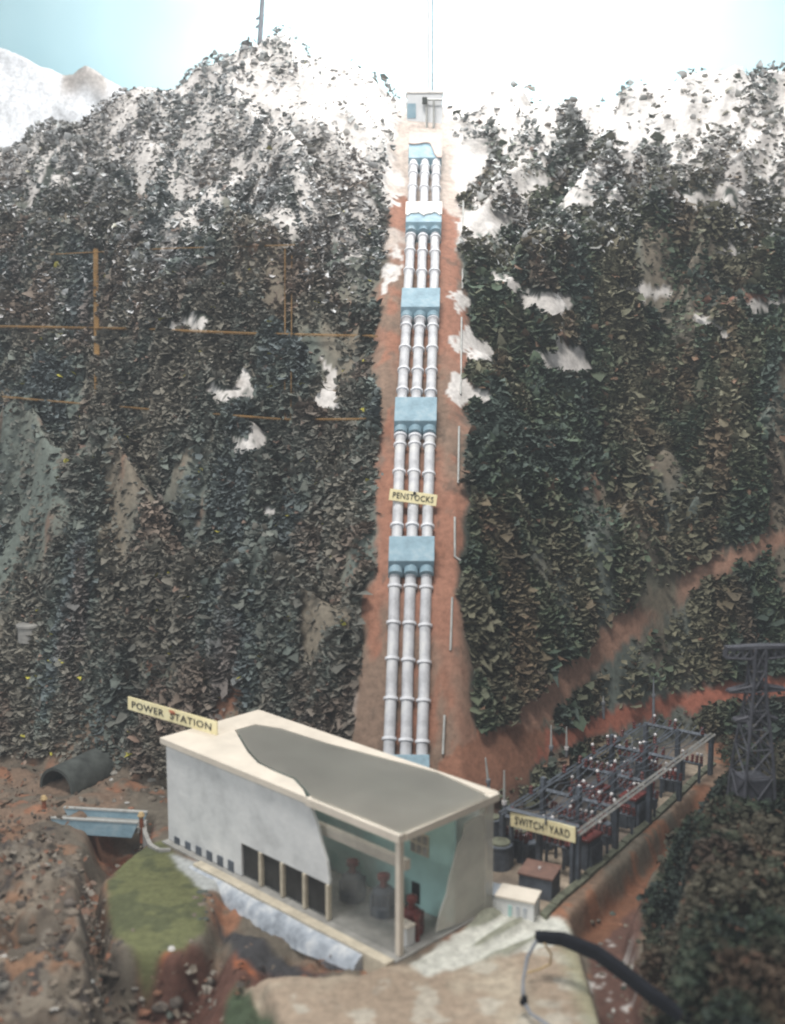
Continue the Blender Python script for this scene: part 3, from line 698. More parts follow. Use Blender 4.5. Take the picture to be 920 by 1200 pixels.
# roof
sheet = [(277, 856), (300, 850), (330, 855), (380, 871), (440, 887), (512, 906), (573, 934.5), (470, 977), (366, 935.5), (357, 924), (346, 912), (322, 902), (304, 893), (292, 880)]
outer = [bp(BL + .006, -.006, H0 - .004), bp(uz(364, 938)[0], -.006, H0 - .004)] + [on_z(x, y, H0 + .004) - Vector((0, 0, .008)) for x, y in
         [(355, 925), (344, 913), (320, 903), (302, 894), (290, 881), (275, 855.5), (300, 848.5), (330, 853.5), (380, 869.5), (440, 885.5), (512, 904.5), (570, 930)]] + [bp(-.004, BS + .006, H0 - .004), bp(BL + .006, BS + .006, H0 - .004)]
rf = MB().prism(outer, Vector((0, 0, .008))).build('roof', 'cream', ps)
MB().prism([on_z(x, y, H0 + .0042) for x, y in sheet], Vector((0, 0, .0005))).build('roof_sheet', 'roofgrey', rf)
# its sign
p1 = on_z(254, 862, H0 + .004); al = Vector((math.cos(math.radians(-38)), math.sin(math.radians(-38)), 0)); Ls = 0.192
sg, nf = sign('POWER  STATION', 'cream sign lettered POWER STATION over the left end of the roof, rust blot mid way', p1 - al * Ls, al, Vector((0, .12, 1)), Ls, 0.0195, pad=.09)
cc = p1 - al * Ls * .46 + Vector((0, .001, .0175)) + nf * .0012
MB().tube([cc + Vector((-.0065, .001, .001)), cc + Vector((-.002, 0, -.002)), cc + Vector((.003, 0, -.005))], [.001, .0030, .0012], 10).build('rust_blot', 'rust', sg, smooth=True)

# machines in the hall
def lathe(prof, n=20, c=Vector((0, 0, 0))):
    mb = MB(); return mb.tube([c + Vector((0, 0, z)) for r, z in prof], [r for r, z in prof], n)
def generator(u, v_, label, m_body, sc):
    o = thing('generator', label, 'generator', 'machines inside the hall', bp(u, v_, .003))
    c = bp(u, v_, .003)
    lathe([(.014 * sc, 0), (.014 * sc, .010 * sc), (.012 * sc, .012 * sc), (.012 * sc, .026 * sc), (.008 * sc, .030 * sc)], 20, c).build('casing', m_body, o, smooth=True)
    lathe([(.004 * sc, .029 * sc), (.004 * sc, .038 * sc), (.007 * sc, .039 * sc), (.007 * sc, .044 * sc), (.002 * sc, .046 * sc)], 14, c).build('exciter', 'red', o, smooth=True)
    for k in range(4):
        t = k * PI / 2 + .4; MB().bar(c + Vector((math.cos(t) * .0135 * sc, math.sin(t) * .0135 * sc, 0)), c + Vector((math.cos(t) * .0135 * sc, math.sin(t) * .0135 * sc, .024 * sc)), .003 * sc).build('rib', m_body, o)
    return o
generator(.030, .052, 'red machine on a grey base at the open end of the hall', 'red', 1.0)
generator(.085, .060, 'grey machine with red top behind the clear front of the hall', 'slate', 1.15)
generator(.140, .060, 'dim grey machine farthest left behind the clear front', 'slate', 1.15)
cab = thing('control_cabinet', 'small white cabinet with red column beside the corner post', 'cabinet', None, bp(.018, .028, .003))
bbox('cabinet_body', .008, .026, .020, .034, .0035, .026, 'white', cab)
bbox('cabinet_top', .007, .027, .019, .035, .0262, .028, 'cream', cab)
lathe([(.003, .0035), (.003, .030), (.0045, .031), (.0045, .036)], 12, bp(.010, .040, 0)).build('red_column', 'red', cab, smooth=True)

# blue washed wall of the tailrace in front of the building
def along_wall(u, v_, z): return bp(u, v_, z)
tw = thing('tailrace_wall', 'blue and white washed sloping wall below the front of the power station', 'wall', None, bp(.17, -.04, -.05))
n = 26; mb = MB(); prof = []
for k in range(n + 1):
    u = 0.035 + (0.365 - 0.035) * k / n; j = math.sin(k * .7) * .0015
    drop = -.006 - .012 * math.sin(PI * min(1, k / n))
    prof.append([bp(u, -.0245, .002 + j * .3), bp(u, -.031 + j, -.001), bp(u, -.037 + j, -.005 + drop * .35), bp(u, -.041 + j, -.007 + drop), bp(u, -.036, -.011 + drop), bp(u, -.0245, -.085)])
V = [p for r_ in prof for p in r_]; Fs = []
for k in range(n):
    for i in range(6): Fs.append((k * 6 + i, k * 6 + (i + 1) % 6, (k + 1) * 6 + (i + 1) % 6, (k + 1) * 6 + i))
Fs += [tuple(range(6)), tuple(range(n * 6 + 5, n * 6 - 1, -1))]
mb.add(V, Fs).build('wall_body', 'bluewall', tw, smooth=True)

# ------------------------------------------------------------------ switchyard
GH = 0.068
G0, G1 = on_z(678, 976, GH), on_z(834, 861, GH)
R0 = on_z(597, 947, GH)
AX = (G1 - G0); GL = AX.length; AX.normalize(); BX = (R0 - G0); BX = BX - AX * BX.dot(AX); GW = BX.length; BX.normalize()
def yp(a, b, z=0.0): p = G0 + AX * a + BX * b; return Vector((p.x, p.y, z))
gt = thing('steel_gantry', 'grey steel gantry of long beams and posts spanning the switchyard', 'gantry', None, yp(GL / 2, GW / 2))
rows = [0.0, GW * .5, GW]
fr = [0.0, .24, .48, .72, 1.0]
for bi, b in enumerate(rows):
    for s_ in (-.0035, .0035):
        MB().bar(yp(-.004, b + s_, GH), yp(GL * (1 if bi == 0 else .96) + .004, b + s_, GH), .0034 if bi == 0 else .0026).build('long_beam', 'beam' if bi == 0 else 'slate', gt)
    for k in range(14 if bi == 0 else 9):
        a = GL * (k + .5) / (14 if bi == 0 else 9)
        MB().bar(yp(a - .008, b - .0034, GH), yp(a + .008, b + .0034, GH), .0014).build('lacing', 'slate', gt)
    for f in fr:
        g = gz(yp(GL * f, b).x, yp(GL * f, b).y)
        MB().bar(yp(GL * f, b, min(g, 0.0) - .004), yp(GL * f, b, GH - .002 + (.016 if (bi and int(f * 100) in (24, 72)) else 0)), .0066).build('post', 'slate', gt)
for f in fr:
    for i in range(2):
        MB().bar(yp(GL * f + (.0 if f > 0 else .0), rows[i] + .0035, GH - .004), yp(GL * f, rows[i + 1] - .0035, GH - .004), .0046).build('cross_beam', 'slate', gt)
def insulator_mesh(h=0.0125, discs=3):
    pr = []
    for k in range(discs):
        z = h * k / discs; s = h / discs
        pr += [(.0014, z), (.0030, z + s * .35), (.0030, z + s * .6), (.0014, z + s * .95)]
    return lathe(pr + [(.0012, h)], 10)
ins_me = insulator_mesh().mesh('insulator', 'red', True)
bead_me = lathe([(.0006, 0), (.0022, .0010), (.0027, .0026), (.0022, .0042), (.0006, .0052)], 10).mesh('bead', 'bead', True)
def put_insulator(parent, loc, tilt=(0, 0, 0), bead=True):
    bead = random.random() < .42
    o = link('insulator', ins_me, parent, loc, tilt)
    if bead: link('bead', bead_me, o, (0, 0, .0123))
    return o
def gl(p): return p - WL[gt.name]
for fi, f in enumerate(fr):
    for b in np.linspace(.10, .92, 7):
        if random.random() < .55: put_insulator(gt, gl(yp(GL * f + random.uniform(-.003, .003), GW * b + random.uniform(-.005, .005), GH - .002)), (random.uniform(-.15, .15), random.uniform(-.15, .15), 0))
for b in rows[1:]:
    for a in np.linspace(.06, .9, 9):
        if random.random() < .45: put_insulator(gt, gl(yp(GL * a, b, GH + .001)), (random.uniform(-.2, .2), random.uniform(-.2, .2), 0))
for b in np.linspace(.12, .9, 8):          # sagging conductors from beam to beam
    for f0, f1 in zip(fr[:-1], fr[1:]):
        P3 = [yp(GL * (f0 + (f1 - f0) * q / 6), GW * b, GH + .010 - .010 * math.sin(PI * q / 6)) for q in range(7)]
        MB().tube(P3, .0007, 5).build('conductor', 'slate', gt)
# transformers: a tank with cooling fins, a lid and three bushings
def make_transformer(label, loc, rz, sc, kind):
    o = thing('transformer', label, 'transformer', 'transformers in the switchyard', loc, rz, local=True)
    if kind == 0:
        lathe([(.0125 * sc, -.004), (.0125 * sc, .026 * sc), (.0115 * sc, .028 * sc), (.004 * sc, .0285 * sc)], 20).build('tank', 'slate', o, smooth=True)
        for k in range(8):
            t = k * PI / 4; MB().box(.0115 * sc, .0150 * sc, -.001, .001, 0, .023 * sc, Matrix.Rotation(t, 4, 'Z')).build('fin', 'slate', o)
        top = .028 * sc
    else:
        MB().box(-.013 * sc, .013 * sc, -.009 * sc, .009 * sc, -.004, .030 * sc).build('tank', 'slate', o, bevel=.0012)
        MB().box(-.0145 * sc, .0145 * sc, -.0105 * sc, .0105 * sc, .0302 * sc, .0330 * sc).build('lid', 'red', o, bevel=.0006)
        for k in range(5):
            x = (-.010 + .005 * k) * sc; MB().box(x - .0008, x + .0008, -.0125 * sc, -.0092 * sc, .002, .026 * sc).build('fin', 'slate', o)
        top = .033 * sc
    for k in (-1, 0, 1): put_insulator(o, (k * .0065 * sc, random.uniform(-.002, .002), top), (random.uniform(-.1, .1), k * .22, 0))
    return o
yaw = math.atan2(AX.y, AX.x)
ordn = ['first', 'second', 'third', 'fourth', 'fifth', 'sixth']
for row, (b, offs, nm) in enumerate([(-.022, [.11, .36], 'row inside the yard kerb'), (GW * .25, [.10, .28, .44, .62, .80], 'row behind the front gantry beam'), (GW * .75, [.04, .16, .33, .52, .70, .88], 'row before the rear gantry beam')]):
    for k, f in enumerate(offs):
        p = yp(GL * f, b) if row else on_z(*[(687, 1014), (741, 964)][k], 0); p.z = gz(p.x, p.y)
        make_transformer('slate tank, %s from the sign, %s' % (ordn[k], nm), p, yaw + random.uniform(-.1, .1), [1.35, .95, 1.0][row] * random.uniform(.9, 1.1), (k + row) % 2 if row else 1)
# disconnector stands: two legs, a bar and four red insulators
def make_stand(label, loc, rz):
    o = thing('disconnector_stand', label, 'insulator stand', 'insulator stands in the switchyard', loc, rz, local=True)
    for s_ in (-1, 1): MB().bar(Vector((s_ * .013, 0, -.004)), Vector((s_ * .013, 0, .030)), .0034).build('leg', 'slate', o)
    MB().bar(Vector((-.018, 0, .0315)), Vector((.018, 0, .0315)), .0036).build('crossbar', 'slate', o)
    for k in range(5): put_insulator(o, (-.016 + .008 * k, 0, .033), (random.uniform(-.12, .12), random.uniform(-.1, .1), 0))
    return o
for row, (b, offs, nm) in enumerate([(GW * .12, [.19, .36, .53, .71, .9], 'front beam'), (GW * .40, [.05, .15, .24, .36, .55, .75], 'middle beam'), (GW * .62, [.10, .24, .42, .6, .8], "middle beam's rear side"), (GW * .92, [.02, .1, .26, .46, .64, .82], 'rear beam')]):
    for k, f in enumerate(offs):
        p = yp(GL * f, b); p.z = gz(p.x, p.y)
        make_stand('red insulator stand, %s from the sign along the %s' % (ordn[k], nm), p, yaw + PI / 2 + random.uniform(-.15, .15))
# round oil drums at the near left end
for k, (x, y, r, tx) in enumerate([(586, 1016, .0155, 'round slate drum beside the building column'), (608, 1000, .0165, 'round slate drum under the left end of the switch yard sign'), (577, 985, .012, 'smaller slate drum half hidden behind the building column')]):
    p = on_z(x, y, 0); th = thing('oil_drum', tx, 'drum', 'round drums beside the power station', p, local=True)
    lathe([(r, -.004), (r, .030), (r * 1.06, .0302), (r * 1.06, .033), (r * .9, .034)], 24).build('drum_body', 'slate', th, smooth=True)
    lathe([(r * .88, .0335), (r * .86, .0365), (r * .1, .037)], 24).build('drum_lid', 'moss', th, smooth=True)
# masts
for k, (x, y, yt, tx) in enumerate([(591, 1002, 903, 'thin mast with white tip at the left end of the switch yard sign'), (646, 918, 850, 'thin grey mast standing behind the middle of the yard'), (664, 918, 852, 'thin mast with bead, right of its twin behind the yard'),
                                    (766, 850, 794, 'tall dark mast at the far back of the yard'), (577, 960, 888, 'thin leaning pale mast just right of the roof corner'), (707, 838, 816, 'short post on the red track bank behind the yard'), (537 + 204, 900, 862, 'dark post in the middle of the yard')]):
    p = hit(x, y); d = ray(x + (-8 if k == 4 else 0), yt); t = p.y / d.y; q = Vector((0, 0, CAM_H)) + d * t
    th = thing('mast', tx, 'mast', 'thin masts around the switchyard', p)
    m1 = p.lerp(q, .62)
    MB().tube([p - Vector((0, 0, .006)), m1], [.0030, .0024], 10).build('mast_shaft', 'steel', th, smooth=True)
    MB().tube([m1, q], [.0021, .0010], 10).build('mast_tip', 'rail' if k != 3 else 'steel', th, smooth=True)
    MB().tube([m1 - Vector((0, 0, .002)), m1 + Vector((0, 0, .003))], .0036, 10).build('mast_joint', 'bead' if k in (0, 2) else 'steel', th, smooth=True)
# sign of the switchyard
sp0, sp1 = on_z(598, 968, GH - .010), on_z(674, 990, GH - .012)
al = sp1 - sp0; al.z = 0; Ls = al.length
sign('SWITCH  YARD', 'cream sign lettered SWITCH YARD hung on the near end of the gantry', sp0, al, Vector((0, .1, 1)), Ls, 0.0205, pad=.13)
hg = thing('sign_rail', 'dark rail carrying the switch yard sign', 'rail', None, sp0 + Vector((0, .004, .021)))
MB().bar(sp0 + Vector((-.004, .0055, .0215)), sp1 + Vector((.006, .0055, .0215)), .0045).build('rail_bar', 'slate', hg)
MB().tube([sp0.lerp(sp1, .55) + Vector((0, -.001, .016)), sp0.lerp(sp1, .55) + Vector((0, -.002, .027))], .0014, 8).build('hook', 'slate', hg)
for f in (.03, .97):
    q = sp0.lerp(sp1, f) + Vector((0, .0055, .0215)); MB().bar(q, Vector((q.x, q.y, -.004)), .0045).build('support', 'slate', hg)
# huts
def hut(name, label, cpix, lx, ly, h, rz, m, mr, over=.002, slope_=0.0):
    p = on_z(*cpix, 0); p.z = 0
    th = thing(name, label, 'hut', None, p, rz, local=True)
    MB().hexa([(-lx, -ly, -.004), (lx, -ly, -.004), (lx, ly, -.004), (-lx, ly, -.004), (-lx, -ly, h - slope_), (lx, -ly, h - slope_), (lx, ly, h), (-lx, ly, h)]).build('hut_wall', m, th, bevel=.0006)
    MB().hexa([(-lx - over, -ly - over, h - slope_ + .0004), (lx + over, -ly - over, h - slope_ + .0004), (lx + over, ly + over, h + .0004), (-lx - over, ly + over, h + .0004),
               (-lx - over, -ly - over, h - slope_ + .003), (lx + over, -ly - over, h - slope_ + .003), (lx + over, ly + over, h + .003), (-lx - over, ly + over, h + .003)]).build('hut_roof', mr, th, bevel=.0006)
    return th
hb = hut('hut', 'slate walled hut with brown roof in front of the switch yard sign', (632, 1046), .022, .017, .031, math.radians(-27), 'slate', 'brownroof', .0015, .004)
MB().tube([(.0, 0, .030), (.0, 0, .0345)], .002, 10).build('roof_vent', 'bead', hb)
hw = hut('hut', 'low white hut with cream roof at the right end of the power station', (607, 1071), .024, .013, .026, math.radians(-24), 'white', 'cream', .0015, .003)
for k, x in enumerate((-.006, .004, .013)): MB().box(x - .0022, x + .0022, -.0140, -.0128, .002, .016).build('stain_panel', 'teal' if k == 0 else 'bluewall', hw)
hx = hut('hut', 'low pale side shed joined between white hut and building column', (577, 1060), .014, .012, .020, math.radians(-24), 'white', 'bluewall', .001, .003)
# kerb round the yard
kp = [(636, 1076), (660, 1052), (700, 1018), (740, 983), (780, 947), (822, 908), (836, 896)]
kerb = thing('yard_kerb', 'grey green kerb along the front edge of the switchyard', 'kerb', None, on_z(740, 983, 0))
for (x0, y0), (x1, y1) in zip(kp[:-1], kp[1:]):
    a, b = on_z(x0, y0, 0), on_z(x1, y1, 0); n_ = max(1, int((b - a).length / .028))
    side = (b - a).normalized().cross(Vector((0, 0, 1)))
    for k in range(n_):
        p, q = a.lerp(b, k / n_ + .015 / n_), a.lerp(b, (k + 1) / n_ - .015 / n_); j = random.uniform(-.001, .001)
        z1 = .007 + j
        MB().hexa([p - side * .004 + EZ * -.012, q - side * .004 + EZ * -.012, q + side * .005 + EZ * -.012, p + side * .005 + EZ * -.012, p - side * .004 + EZ * z1, q - side * .004 + EZ * z1, q + side * .005 + EZ * (z1 - .002), p + side * .005 + EZ * (z1 - .002)]).build('kerb_stone', 'moss', kerb, bevel=.0008)

# ------------------------------------------------------------------ lattice tower
tb_ = hit(880, 946); base = Vector((tb_.x, tb_.y, gz(tb_.x, tb_.y) - .006))
py_t = on_y(879, 758, base.y).z
TH = py_t - base.z
tw = thing('lattice_tower', 'dark lattice transmission tower with three cross arms on the right mound', 'tower', None, base)
lvl = [(0, .0285), (.24, .0255), (.40, .0215), (.52, .0180), (.63, .0145), (.74, .0115), (.86, .0100), (1.0, .0095)]
rot = math.radians(12)
def tc(k, f):
    r_ = float(np.interp(f, [q[0] for q in lvl], [q[1] for q in lvl])); t = rot + PI / 4 + k * PI / 2
    return base + Vector((math.cos(t) * r_ * 1.414 * .82, math.sin(t) * r_ * 1.414 * .82, TH * f))
cn = [tc(k, 0) for k in range(4)]; ct = [tc(k, .22) for k in range(4)]; shr = lambda q, z: base + Vector(((q.x - base.x) * .93, (q.y - base.y) * .93, z))
MB().hexa([shr(q, -.01) for q in cn] + [shr(q, TH * .22) for q in ct]).build('footing', 'pylon', tw, bevel=.002)
for k in range(4):
    MB().tube([tc(k, f) for f, _ in lvl], .0022, 6).build('corner_leg', 'pylon', tw)
    for (f0, _), (f1, _) in zip(lvl[:-1], lvl[1:]):
        MB().bar(tc(k, f0), tc((k + 1) % 4, f1), .0018).build('brace', 'pylon', tw); MB().bar(tc((k + 1) % 4, f0), tc(k, f1), .0018).build('brace', 'pylon', tw)
        MB().bar(tc(k, f0), tc((k + 1) % 4, f0), .0016).build('strut', 'pylon', tw)
for f, half, hh in ((1.0, .046, .016), (.78, .040, .010), (.60, .030, .009)):
    for s_ in (-1, 1):
        ax = Vector((math.cos(rot * .6), math.sin(rot * .6), 0)) * s_; c = base + EZ * TH * f; yy = Vector((-ax.y, ax.x, 0))
        am = []
        lo_, up_ = c - EZ * hh, c
        tip = c + ax * half + (EZ * -.002 if f == 1.0 else EZ * -hh * .8)
        mb = MB()
        for w_ in (-.007, .007):
            st, sb = up_ + yy * w_, lo_ + yy * w_
            et = tip + yy * w_ * .5; eb = (tip - EZ * (hh * (.7 if f == 1.0 else .15))) + yy * w_ * .5
            mb.bar(st, et, .0030); mb.bar(sb, eb, .0026); mb.bar(et, eb, .0024)
            for q in range(4):
                a0, a1 = q / 4, (q + 1) / 4
                mb.bar(st.lerp(et, a0), sb.lerp(eb, a1), .0016); mb.bar(sb.lerp(eb, a0), st.lerp(et, a0), .0016)
        if f == 1.0:
            mb.hexa([up_ - yy * .008, up_ + ax * half - yy * .006, up_ + ax * half + yy * .006, up_ + yy * .008, up_ - yy * .008 + EZ * .003, up_ + ax * half - yy * .006 + EZ * .002, up_ + ax * half + yy * .006 + EZ * .002, up_ + yy * .008 + EZ * .003])
        mb.build('cross_arm', 'pylon', tw)

# ------------------------------------------------------------------ left side: tunnel mouth, bridge, disc tank, pillar
p0 = on_z(66, 930, 0); p0.z = gz(p0.x, p0.y)
tn = thing('tunnel_shelter', 'dark grey arched shelter over the tunnel mouth left of the bridge', 'shelter', None, p0)
dv = Vector((0.45, 0.89, 0)).normalized(); sd = Vector((dv.y, -dv.x, 0)); R_ = .034; Ln = .12; n = 16
V, Fs = [], []
for q, (l, rr) in enumerate(((0, R_), (0, R_ * .86), (Ln, R_ * .86), (Ln, R_))):
    for k in range(n + 1):
        t = PI * k / n; V.append(p0 + dv * l + sd * math.cos(t) * rr + EZ * (math.sin(t) * rr * 1.05 + .012 * (1) - .006))
o_, i_, j_, l_ = 0, n + 1, 2 * (n + 1), 3 * (n + 1)
for k in range(n):
    Fs += [(o_ + k, o_ + k + 1, i_ + k + 1, i_ + k), (i_ + k, i_ + k + 1, j_ + k + 1, j_ + k), (j_ + k, j_ + k + 1, l_ + k + 1, l_ + k), (l_ + k, l_ + k + 1, o_ + k + 1, o_ + k)]
MB().add(V, Fs).build('vault', 'tunnel', tn, smooth=True)
for s_ in (-1, 1): MB().hexa([p0 + sd * s_ * R_ * .88 + EZ * -.02, p0 + sd * s_ * R_ * .99 + EZ * -.02, p0 + sd * s_ * R_ * .99 + dv * Ln + EZ * -.02, p0 + sd * s_ * R_ * .88 + dv * Ln + EZ * -.02] + [p0 + sd * s_ * R_ * .88 + EZ * .008, p0 + sd * s_ * R_ * .99 + EZ * .008, p0 + sd * s_ * R_ * .99 + dv * Ln + EZ * .008, p0 + sd * s_ * R_ * .88 + dv * Ln + EZ * .008]).build('side_wall', 'tunnel', tn)
MB().prism([p0 + dv * (Ln - .004) + sd * math.cos(PI * k / n) * R_ * .86 + EZ * (math.sin(PI * k / n) * R_ * .9 + .005) for k in range(n + 1)], dv * .003).build('inner_wall', 'dark', tn)
ba, bb = on_z(63, 966, .004), on_z(163, 972, .004)
br = thing('foot_bridge', 'small bridge with faded blue side girders over the brown stream', 'bridge', None, (ba + bb) / 2)
bd = (bb - ba).normalized(); bs = Vector((-bd.y, bd.x, 0)); bl_ = (bb - ba).length
MB().hexa([ba + EZ * -.006, bb + EZ * -.006, bb + bs * .034 + EZ * -.006, ba + bs * .034 + EZ * -.006, ba, bb, bb + bs * .034, ba + bs * .034]).build('deck', 'concrete', br)
for k, o_ in enumerate((-.004, .034)):
    q0, q1 = ba + bs * o_ + bd * (0 if k else -.004), bb + bs * o_
    MB().hexa([q0 + bd * .012 + EZ * -.012, q1 - bd * .010 + EZ * -.012, q1 - bd * .010 + bs * .004 + EZ * -.012, q0 + bd * .012 + bs * .004 + EZ * -.012, q0 + EZ * .010, q1 + EZ * .010, q1 + bs * .004 + EZ * .010, q0 + bs * .004 + EZ * .010]).build('girder', 'blue', br, bevel=.0006)
    MB().hexa([q0 + EZ * .0102 - bs * .001, q1 + EZ * .0102 - bs * .001, q1 + bs * .005 + EZ * .0102, q0 + bs * .005 + EZ * .0102, q0 - bs * .001 + EZ * .0122, q1 - bs * .001 + EZ * .0122, q1 + bs * .005 + EZ * .0122, q0 + bs * .005 + EZ * .0122]).build('rail', 'rail', br)
for x, y, yt in ((52, 952, 925), (166, 972, 955)):
    p = on_z(x, y, 0); MB().tube([p - EZ * .02, p + EZ * .018], .0032, 10).build('end_post', 'rust', br, smooth=True); MB().tube([p + EZ * .018, p + EZ * .021, p + EZ * .026], [.0032, .0055, .003], 10).build('post_cap', 'wood', br, smooth=True)
ab = thing('bridge_abutment', 'pale grey curved wing wall between the bridge and the building', 'wall', None, on_z(180, 985, 0))
wl = [(168, 958), (170, 978), (176, 992), (186, 998), (200, 998)]
for (x0, y0), (x1, y1) in zip(wl[:-1], wl[1:]):
    a, b = on_z(x0, y0, 0), on_z(x1, y1, 0); s2 = (b - a).normalized().cross(EZ) * .003
    MB().hexa([a - s2 - EZ * .03, b - s2 - EZ * .03, b + s2 - EZ * .03, a + s2 - EZ * .03, a - s2 + EZ * .004, b - s2 + EZ * .004, b + s2 + EZ * .004, a + s2 + EZ * .004]).build('wall_piece', 'concrete', ab)
p = hit(34, 738); dk = thing('round_tank', 'flat grey round tank lid standing in the left scrub', 'tank', None, p)
lathe([(.019, -.02), (.019, .006), (.0215, .0065), (.0215, .010), (.019, .0115), (.003, .012)], 26, p).build('tank_body', 'concrete', dk, smooth=True)
# valve house and shaft at the top of the pipes
p = hit(498, 156); p.y += .03; p.z = gz(p.x, p.y)
vh = thing('valve_house', 'small white valve house with thin frame above the topmost block', 'building', None, p)
MB().box(-.040, .040, 0, .05, -.03, .062, Matrix.Translation(p)).build('house_wall', 'pillar', vh, bevel=.001)
MB().box(-.043, .043, -.004, .054, .0622, .067, Matrix.Translation(p)).build('house_roof', 'snow', vh, bevel=.001)
MB().box(-.040, -.020, -.0022, -.0004, .008, .040, Matrix.Translation(p)).build('blue_panel', 'blue', vh)
for x in (.004, .020): MB().bar(p + Vector((x, -.014, -.02)), p + Vector((x, -.014, .045)), .0035).build('frame_post', 'rail', vh)
MB().bar(p + Vector((-.004, -.014, .046)), p + Vector((.040, -.014, .046)), .0035).build('frame_bar', 'rail', vh)
MB().box(-.006, .005, -.022, -.010, .036, .050, Matrix.Translation(p)).build('winch', 'tunnel', vh, bevel=.001)
tp = on_y(496, 96, 2.80); sh = thing('surge_shaft', 'slim white surge shaft rising above the ridge over the pipes', 'tower', None, Vector((tp.x, 2.80, gz(tp.x, 2.80))))
g_ = gz(tp.x, 2.80); zt = on_y(496, -30, 2.80).z
MB().tube([(tp.x, 2.80, g_ - .02), (tp.x, 2.80, zt)], .016, 20).build('shaft', 'pillar', sh, smooth=True)
MB().tube([(tp.x, 2.80, g_ - .02), (tp.x, 2.80, g_ + .055)], .021, 20).build('collar_base', 'blue', sh, smooth=True)
MB().tube([(tp.x + .021, 2.795, g_), (tp.x + .021, 2.795, zt)], .0022, 8).build('ladder_pipe', 'steel', sh, smooth=True)
for k, (x, y, yt, tx) in enumerate([(304, 46, -20, 'dark thin mast on the ridge above the left slope')]):
    p = on_y(x, y, 2.745); p.z = gz(p.x, p.y) - .01; q = on_y(x + 5, yt, 2.745)
    th = thing('mast', tx, 'mast', None, p); MB().tube([p, q], [.006, .005], 10).build('mast_shaft', 'steel', th, smooth=True)
    for s_ in (.12, .25): c = p.lerp(q, s_ + .2); MB().bar(c - Vector((.012, 0, .003)), c + Vector((.006, 0, .008)), .004).build('bracket', 'steel', th)

# ------------------------------------------------------------------ ochre lines added in place of a reflection in the case glass
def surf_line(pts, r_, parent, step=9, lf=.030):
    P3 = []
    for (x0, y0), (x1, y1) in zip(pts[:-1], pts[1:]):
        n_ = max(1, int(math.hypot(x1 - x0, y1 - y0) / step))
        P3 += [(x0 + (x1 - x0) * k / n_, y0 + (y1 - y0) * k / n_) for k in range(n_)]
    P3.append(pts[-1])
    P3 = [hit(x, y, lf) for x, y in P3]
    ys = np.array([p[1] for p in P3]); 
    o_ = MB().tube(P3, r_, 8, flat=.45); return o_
og = thing('reflected_line_grid', 'thin ochre line grid standing in for a glass reflection over the left hillside', 'line grid', None, hit(225, 430))
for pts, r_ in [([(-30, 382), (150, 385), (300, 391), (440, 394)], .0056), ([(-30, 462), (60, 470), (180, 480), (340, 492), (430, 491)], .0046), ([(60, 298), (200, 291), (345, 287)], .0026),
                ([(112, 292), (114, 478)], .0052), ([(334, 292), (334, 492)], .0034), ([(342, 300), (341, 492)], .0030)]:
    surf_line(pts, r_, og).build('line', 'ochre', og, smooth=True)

# ------------------------------------------------------------------ foreground strap with wire loop
ap = [on_z(628, 1097, .052), on_z(660, 1100, .055), on_z(700, 1116, .055), on_z(730, 1138, .052), on_z(760, 1162, .048), on_z(800, 1190, .042), on_z(850, 1225, .034)]
st = thing('black_arm', 'black strap like arm with thin wire loop reaching over the pale apron', 'arm', None, Vector((ap[0].x, ap[0].y, 0)))
V, Fs = [], []
for i, p in enumerate(ap):
    d = (ap[min(i + 1, 6)] - ap[max(i - 1, 0)]).normalized(); s2 = d.cross(EZ).normalized(); u2 = s2.cross(d)
    hgt = [.0058, .0070, .0076, .0078, .0074, .0066, .0056][i]; wd = .005
    for a, b in ((-1, -1), (1, -1), (1, .6), (.5, 1), (-.5, 1), (-1, .6)): V.append(p + s2 * wd * a + u2 * hgt * b)
for i in range(6):
    for k in range(6): Fs.append((i * 6 + k, i * 6 + (k + 1) % 6, (i + 1) * 6 + (k + 1) % 6, (i + 1) * 6 + k))
Fs += [tuple(range(5, -1, -1)), tuple(range(36, 42))]
MB().add(V, Fs).build('strap', 'black', st, smooth=True, bevel=.0012)
lp = [on_z(630, 1100, .050), on_z(618, 1122, .040), on_z(613, 1150, .028), on_z(613, 1172, .018), on_z(622, 1188, .010), on_z(640, 1200, .005), on_z(660, 1212, .003)]
MB().tube(lp, [.0018, .0022, .0018, .0024, .0018, .0022, .0018], 8).build('wire_loop', 'steel', st, smooth=True)
lp2 = [on_z(638, 1106, .050), on_z(646, 1118, .036), on_z(645, 1130, .022), on_z(632, 1136, .014), on_z(618, 1140, .012)]
MB().tube(lp2, .0012, 8).build('inner_wire', 'wood', st, smooth=True)
c = on_z(614, 1173, .018); MB().tube([c + Vector((-.002, 0, -.004)), c + Vector((0, 0, .000)), c + Vector((.001, 0, .005))], [.003, .0042, .003], 10).build('clip', 'black', st, smooth=True)

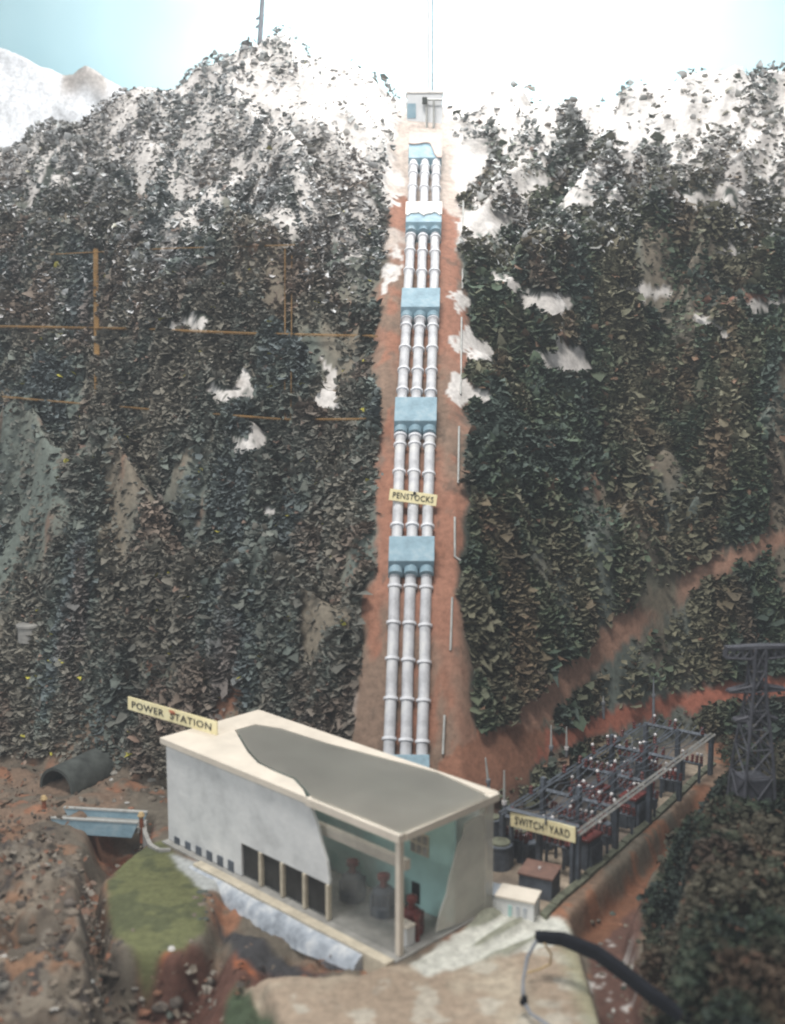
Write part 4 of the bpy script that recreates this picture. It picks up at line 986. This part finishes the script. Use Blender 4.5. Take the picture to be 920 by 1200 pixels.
# ------------------------------------------------------------------ rubble and loose bits
def rubble(name, label, zones, seed):
    r = np.random.default_rng(seed); co, fc, cl = [], [], []
    pal = [(.17, .14, .11), (.12, .10, .085), (.26, .24, .21), (.22, .11, .07), (.42, .40, .37), (.09, .10, .085)]
    bmx = bmesh.new(); bmesh.ops.create_icosphere(bmx, subdivisions=2, radius=1); ic = np.array([v.co[:] for v in bmx.verts]); fi = [[v.index for v in f.verts] for f in bmx.faces]; bmx.free()
    for poly, cnt, s0, s1 in zones:
        xs = [p[0] for p in poly]; ys = [p[1] for p in poly]; k = 0
        while k < cnt:
            x, y = r.uniform(min(xs), max(xs)), r.uniform(min(ys), max(ys))
            if not in_poly(np.array([x]), np.array([y]), poly)[0]: continue
            k += 1; p = np.array(hit(x, y)); s = r.uniform(s0, s1) * (1.9 if r.random() < .1 else 1)
            sc = r.uniform(.6, 1.35, 3); sc[2] *= .6; o = r.uniform(0, 50)
            d = 0.62 + 0.75 * vnoise(ic[:, 0] * 1.7 + ic[:, 2] + o, ic[:, 1] * 1.7 - ic[:, 2] + o, 77)
            fc += [[a + len(co) * len(ic) for a in f] for f in fi]; co.append(ic * d[:, None] * sc * s + p - np.array((0, 0, s * .25)))
            cl.append(np.tile(np.array(pal[r.choice(6, p=[.34, .24, .14, .14, .03, .11])]) * r.uniform(.7, 1.2), (len(ic), 1)))
    me = bpy.data.meshes.new(name); me.from_pydata(np.concatenate(co).tolist(), [], fc); me.update()
    me.polygons.foreach_set('use_smooth', [True] * len(me.polygons))
    at = me.color_attributes.new('paint', 'FLOAT_COLOR', 'POINT'); c = np.concatenate(cl)
    at.data.foreach_set('color', np.concatenate([c, np.ones((len(c), 1))], 1).astype(np.float32).ravel()); me.materials.append(M['ground'])
    return tag(link(name, me), label, 'rubble', kind='stuff')
rubble('rubble', 'loose painted stones on the banks of the brown stream', [
    ([(-20, 985), (90, 990), (150, 1100), (140, 1200), (-20, 1200)], 30, .003, .010), ([(120, 1080), (240, 1100), (250, 1200), (120, 1200)], 22, .003, .008),
    ([(110, 870), (195, 880), (195, 950), (130, 950)], 26, .003, .007), ([(690, 1080), (740, 1060), (745, 1200), (715, 1200)], 26, .002, .005), ([(230, 1035), (250, 1040), (250, 1080), (225, 1080)], 14, .003, .007)], 301)
p = [hit(108, 1150, .004), hit(119, 1176, .004)]
tag(MB().tube(p, [.0022, .0026], 8).build('stick', 'rail', smooth=True), 'short pale stick lying in the brown stream bed', 'stick')

# ------------------------------------------------------------------ haze added to imitate the milky glare of the case glass
hm = bpy.data.materials.new('veil_haze'); hm.use_nodes = True; nt = hm.node_tree
nt.nodes.remove(nt.nodes['Principled BSDF']); pv = nt.nodes.new('ShaderNodeVolumePrincipled')
pv.inputs['Color'].default_value = (0.86, 0.92, 0.97, 1); pv.inputs['Density'].default_value = 0.028; pv.inputs['Anisotropy'].default_value = 0.0
nt.links.new(pv.outputs[0], nt.nodes['Material Output'].inputs['Volume'])
tag(MB().box(-2.1, 2.1, -0.3, 3.24, -0.25, 1.75).build('haze', hm), 'added pale haze standing in for milky glare before the mountain', 'haze', kind='stuff')
